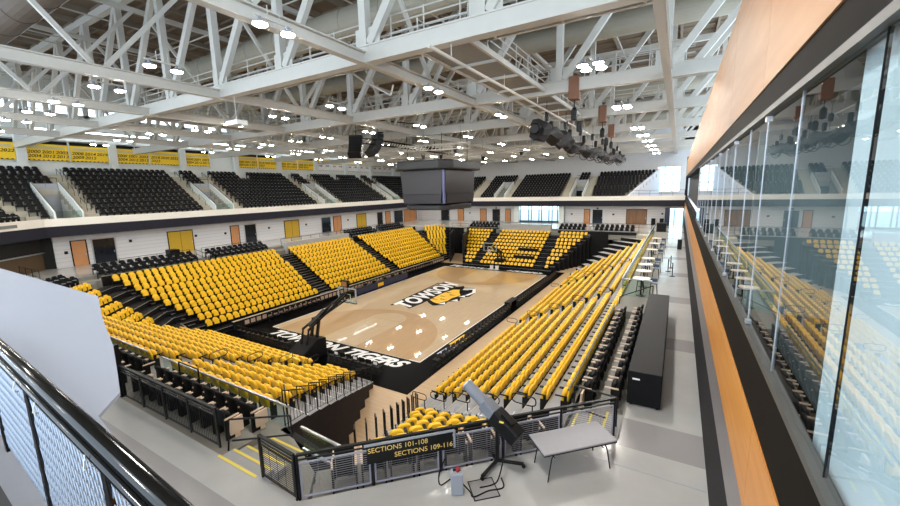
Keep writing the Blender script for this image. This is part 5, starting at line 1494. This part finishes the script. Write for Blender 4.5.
for i, (x, y) in enumerate(ht):
    high_table(x, y, 'cream topped high table behind the glass rail, %s from the black counter' % nth(i + 1))
    if i in (0, 2, 3, 4, 5, 6):
        stool(x + .65, y + .3, 'dark blue stool on the walkway side of the %s high table' % nth(i + 1)); stool(x - .1, y + .75, 'dark blue stool beyond the %s high table' % nth(i + 1))
# stanchions, bins on the walkway
for i, (x, y) in enumerate(((21.65, -2.6), (21.35, -.9), (21.5, .6))):
    t = thing('barrier_stand', 'black barrier post on the walkway past the high tables, %s from the camera' % nth(i + 1), 'barrier post', (x, y, ZC))
    MB().lathe([(.18, 0), (.17, .03), (.03, .05)], 12).obj('base', BLKM, t); MB().tube((0, 0, .05), (0, 0, .98), .032, 8).obj('pole', BLKM, t)
    if i < 2: MB().bar((0, .05, .9), ((21.35, 21.5)[i] - x, (1.6), .9), .01, .06).obj('belt', BLKP, t)
tag(MB().box(21.9, 22.3, 11.0, 11.4, ZC, ZC + 1.0).obj('waste_bin', BLKP, bevel=.03), 'black waste bin against the suites wall far down the walkway', 'bin')
tag(MB().box(19.3, 20.5, 27.2, 28.2, ZC, ZC + 1.2).obj('vending_counter', BLKP, bevel=.03), 'black counter block at the far end of the suites side walkway', 'counter')
w_ = struct('window_32', MB().box(20.0, 22.6, 38.1, 38.13, ZC, 7.5), RGLASS)
gw = MB()
for x in (20.05, 21.3, 22.55): gw.box(x - .05, x + .05, 38.0, 38.2, ZC, 7.5)
gw.box(20.0, 22.6, 38.0, 38.2, 7.4, 7.5).obj('window_frame', mat('blue_grey_frame', (0, 0, 0)), w_)
struct('trim_31', MB().box(20.0, 20.7, 36.2, 36.6, ZC, 7.5), mat('blue_black_column', (.12, .15, .22), .3))
# wall boxes / signs on the concourse walls (bins, extinguisher cabinets)
for i, (x, m) in enumerate(((18.4, BLK), (19.6, BLK))):
    tag(MB().box(x - .3, x + .3, 36.9, 37.4, ZC, ZC + 1.1).obj('waste_bin', m, bevel=.03), 'dark waste bin by the far wall right of the wood double door, %s one' % nth(i + 1), 'bin')
for i, (y, z) in enumerate(((-20.8, 6.1), (-15.6, 6.6), (-9.0, 6.4), (-5.4, 6.3), (.9, 6.4), (7.4, 6.3), (16.5, 6.3))):
    tag(MB().box(-28.8, -28.72, y - .12, y + .12, z - .14, z + .14).obj('wall_plate', DARK), 'small dark wall plate on the white concourse wall, %s from the nearest door' % nth(i + 1), 'wall plate')
for i, (x, z) in enumerate(((-9.6, 7.35), (9.6, 7.35), (-15.5, 6.3), (5.2, 6.3), (12.2, 6.3), (19.6, 6.5))):
    tag(MB().box(x - .15, x + .15, 37.9, 38.0, z - .12, z + .12).obj('wall_plate', DARK), 'small dark plate on the far concourse wall, %s one along' % nth(i + 1), 'wall plate')
tag(MB().box(-23.6, -22.6, -14.7, -13.8, ZC, ZC + 1.1).obj('bar_counter', BLKP, bevel=.03), 'black box counter between the first two black seat blocks across the court', 'counter')
# dark things in the southwest corner
railing('railing', 'black railing in the dark southwest corner above the white-roofed room', [(-21.0, -24.6, 4.7), (-26, -24.6, 4.7)], 1.0, rails=(.5,))

# white-roofed room in the foreground left
rb = MB().prism([(-16, -40), (17.58, -40), (17.58, -32.44), (16.96, -32.4), (15.94, -32.34), (14.66, -32.19), (14.1, -31.73), (13.16, -31.43), (11.55, -30.93), (9.0, -30.26), (5.82, -29.33), (-16, -29.3)], 8.07, 8.13)
rb.prism([(-16, -40), (7, -40), (7.0, -31.6), (4.5, -29.6), (-16, -29.6)], ZC, 8.07)
struct('ceiling', rb, mat('lavender_white', (0.58, 0.61, 0.67), 0.8, vary=.02, scale=.4))
# upper landing where the photographer stands
struct('floor', MB().prism([(8, -40), (EX, -40), (EX, -33.75), (19.6, -33.75), (18.9, -33.62), (8, -33.2)], 9.1, 9.3), mat('landing_dark', (.12, .12, .13), .7))
# foreground railing
def NR(x): return -33.47 - (x - 17.9) * .048
t = thing('balcony_railing', 'thick glossy black balcony railing with cable net infill in the near foreground', 'railing')
def nr(x, dz, dy=0): return (x, NR(x) + dy, 10.30 + dz)
MB().tube(nr(13.5, 0), nr(22.4, 0), .034, 20).obj('top_rail', mat('gloss_black', (.05, .055, .055), .12), t, smooth=True)
MB().tube(nr(13.5, -.085, -.01), nr(22.4, -.085, -.01), .022, 16).obj('lower_rail', mat('gloss_black', (0, 0, 0)), t, smooth=True)
MB().bar(nr(13.5, -.045, .02), nr(22.4, -.045, .02), .012, .06).obj('steel_flat', CHROME, t)
for x in (14.5, 15.9, 17.3, 18.55, 19.8, 21.1): MB().bar(nr(x, -1.0, 0), nr(x, -.05, 0), .045, .02).obj('post', mat('gloss_black', (0, 0, 0)), t)
cn = MB(); k = 0
CAB = mat('net_cable', (.62, .66, .72), .35, .5)
x = 13.6
while x < 22.2:
    for dx in (.55, -.55):
        cn.tube(nr(x, -.12, .005), nr(x + dx * .55, -.95, .005), .0035, 4, cap=False)
    x += .055
cn.obj('cable_net', CAB, t)
for x in (18.58, 19.0, 19.75, 20.25):
    tw = MB(); tw.path([nr(x, -.06, -.04), nr(x + .02, -.11, -.05), nr(x - .02, -.13, -.03)], .003, 5).path([nr(x, -.08, -.045), nr(x + .06, -.09, -.06)], .002, 4)
    tw.obj('cable_tie', WHL, t)
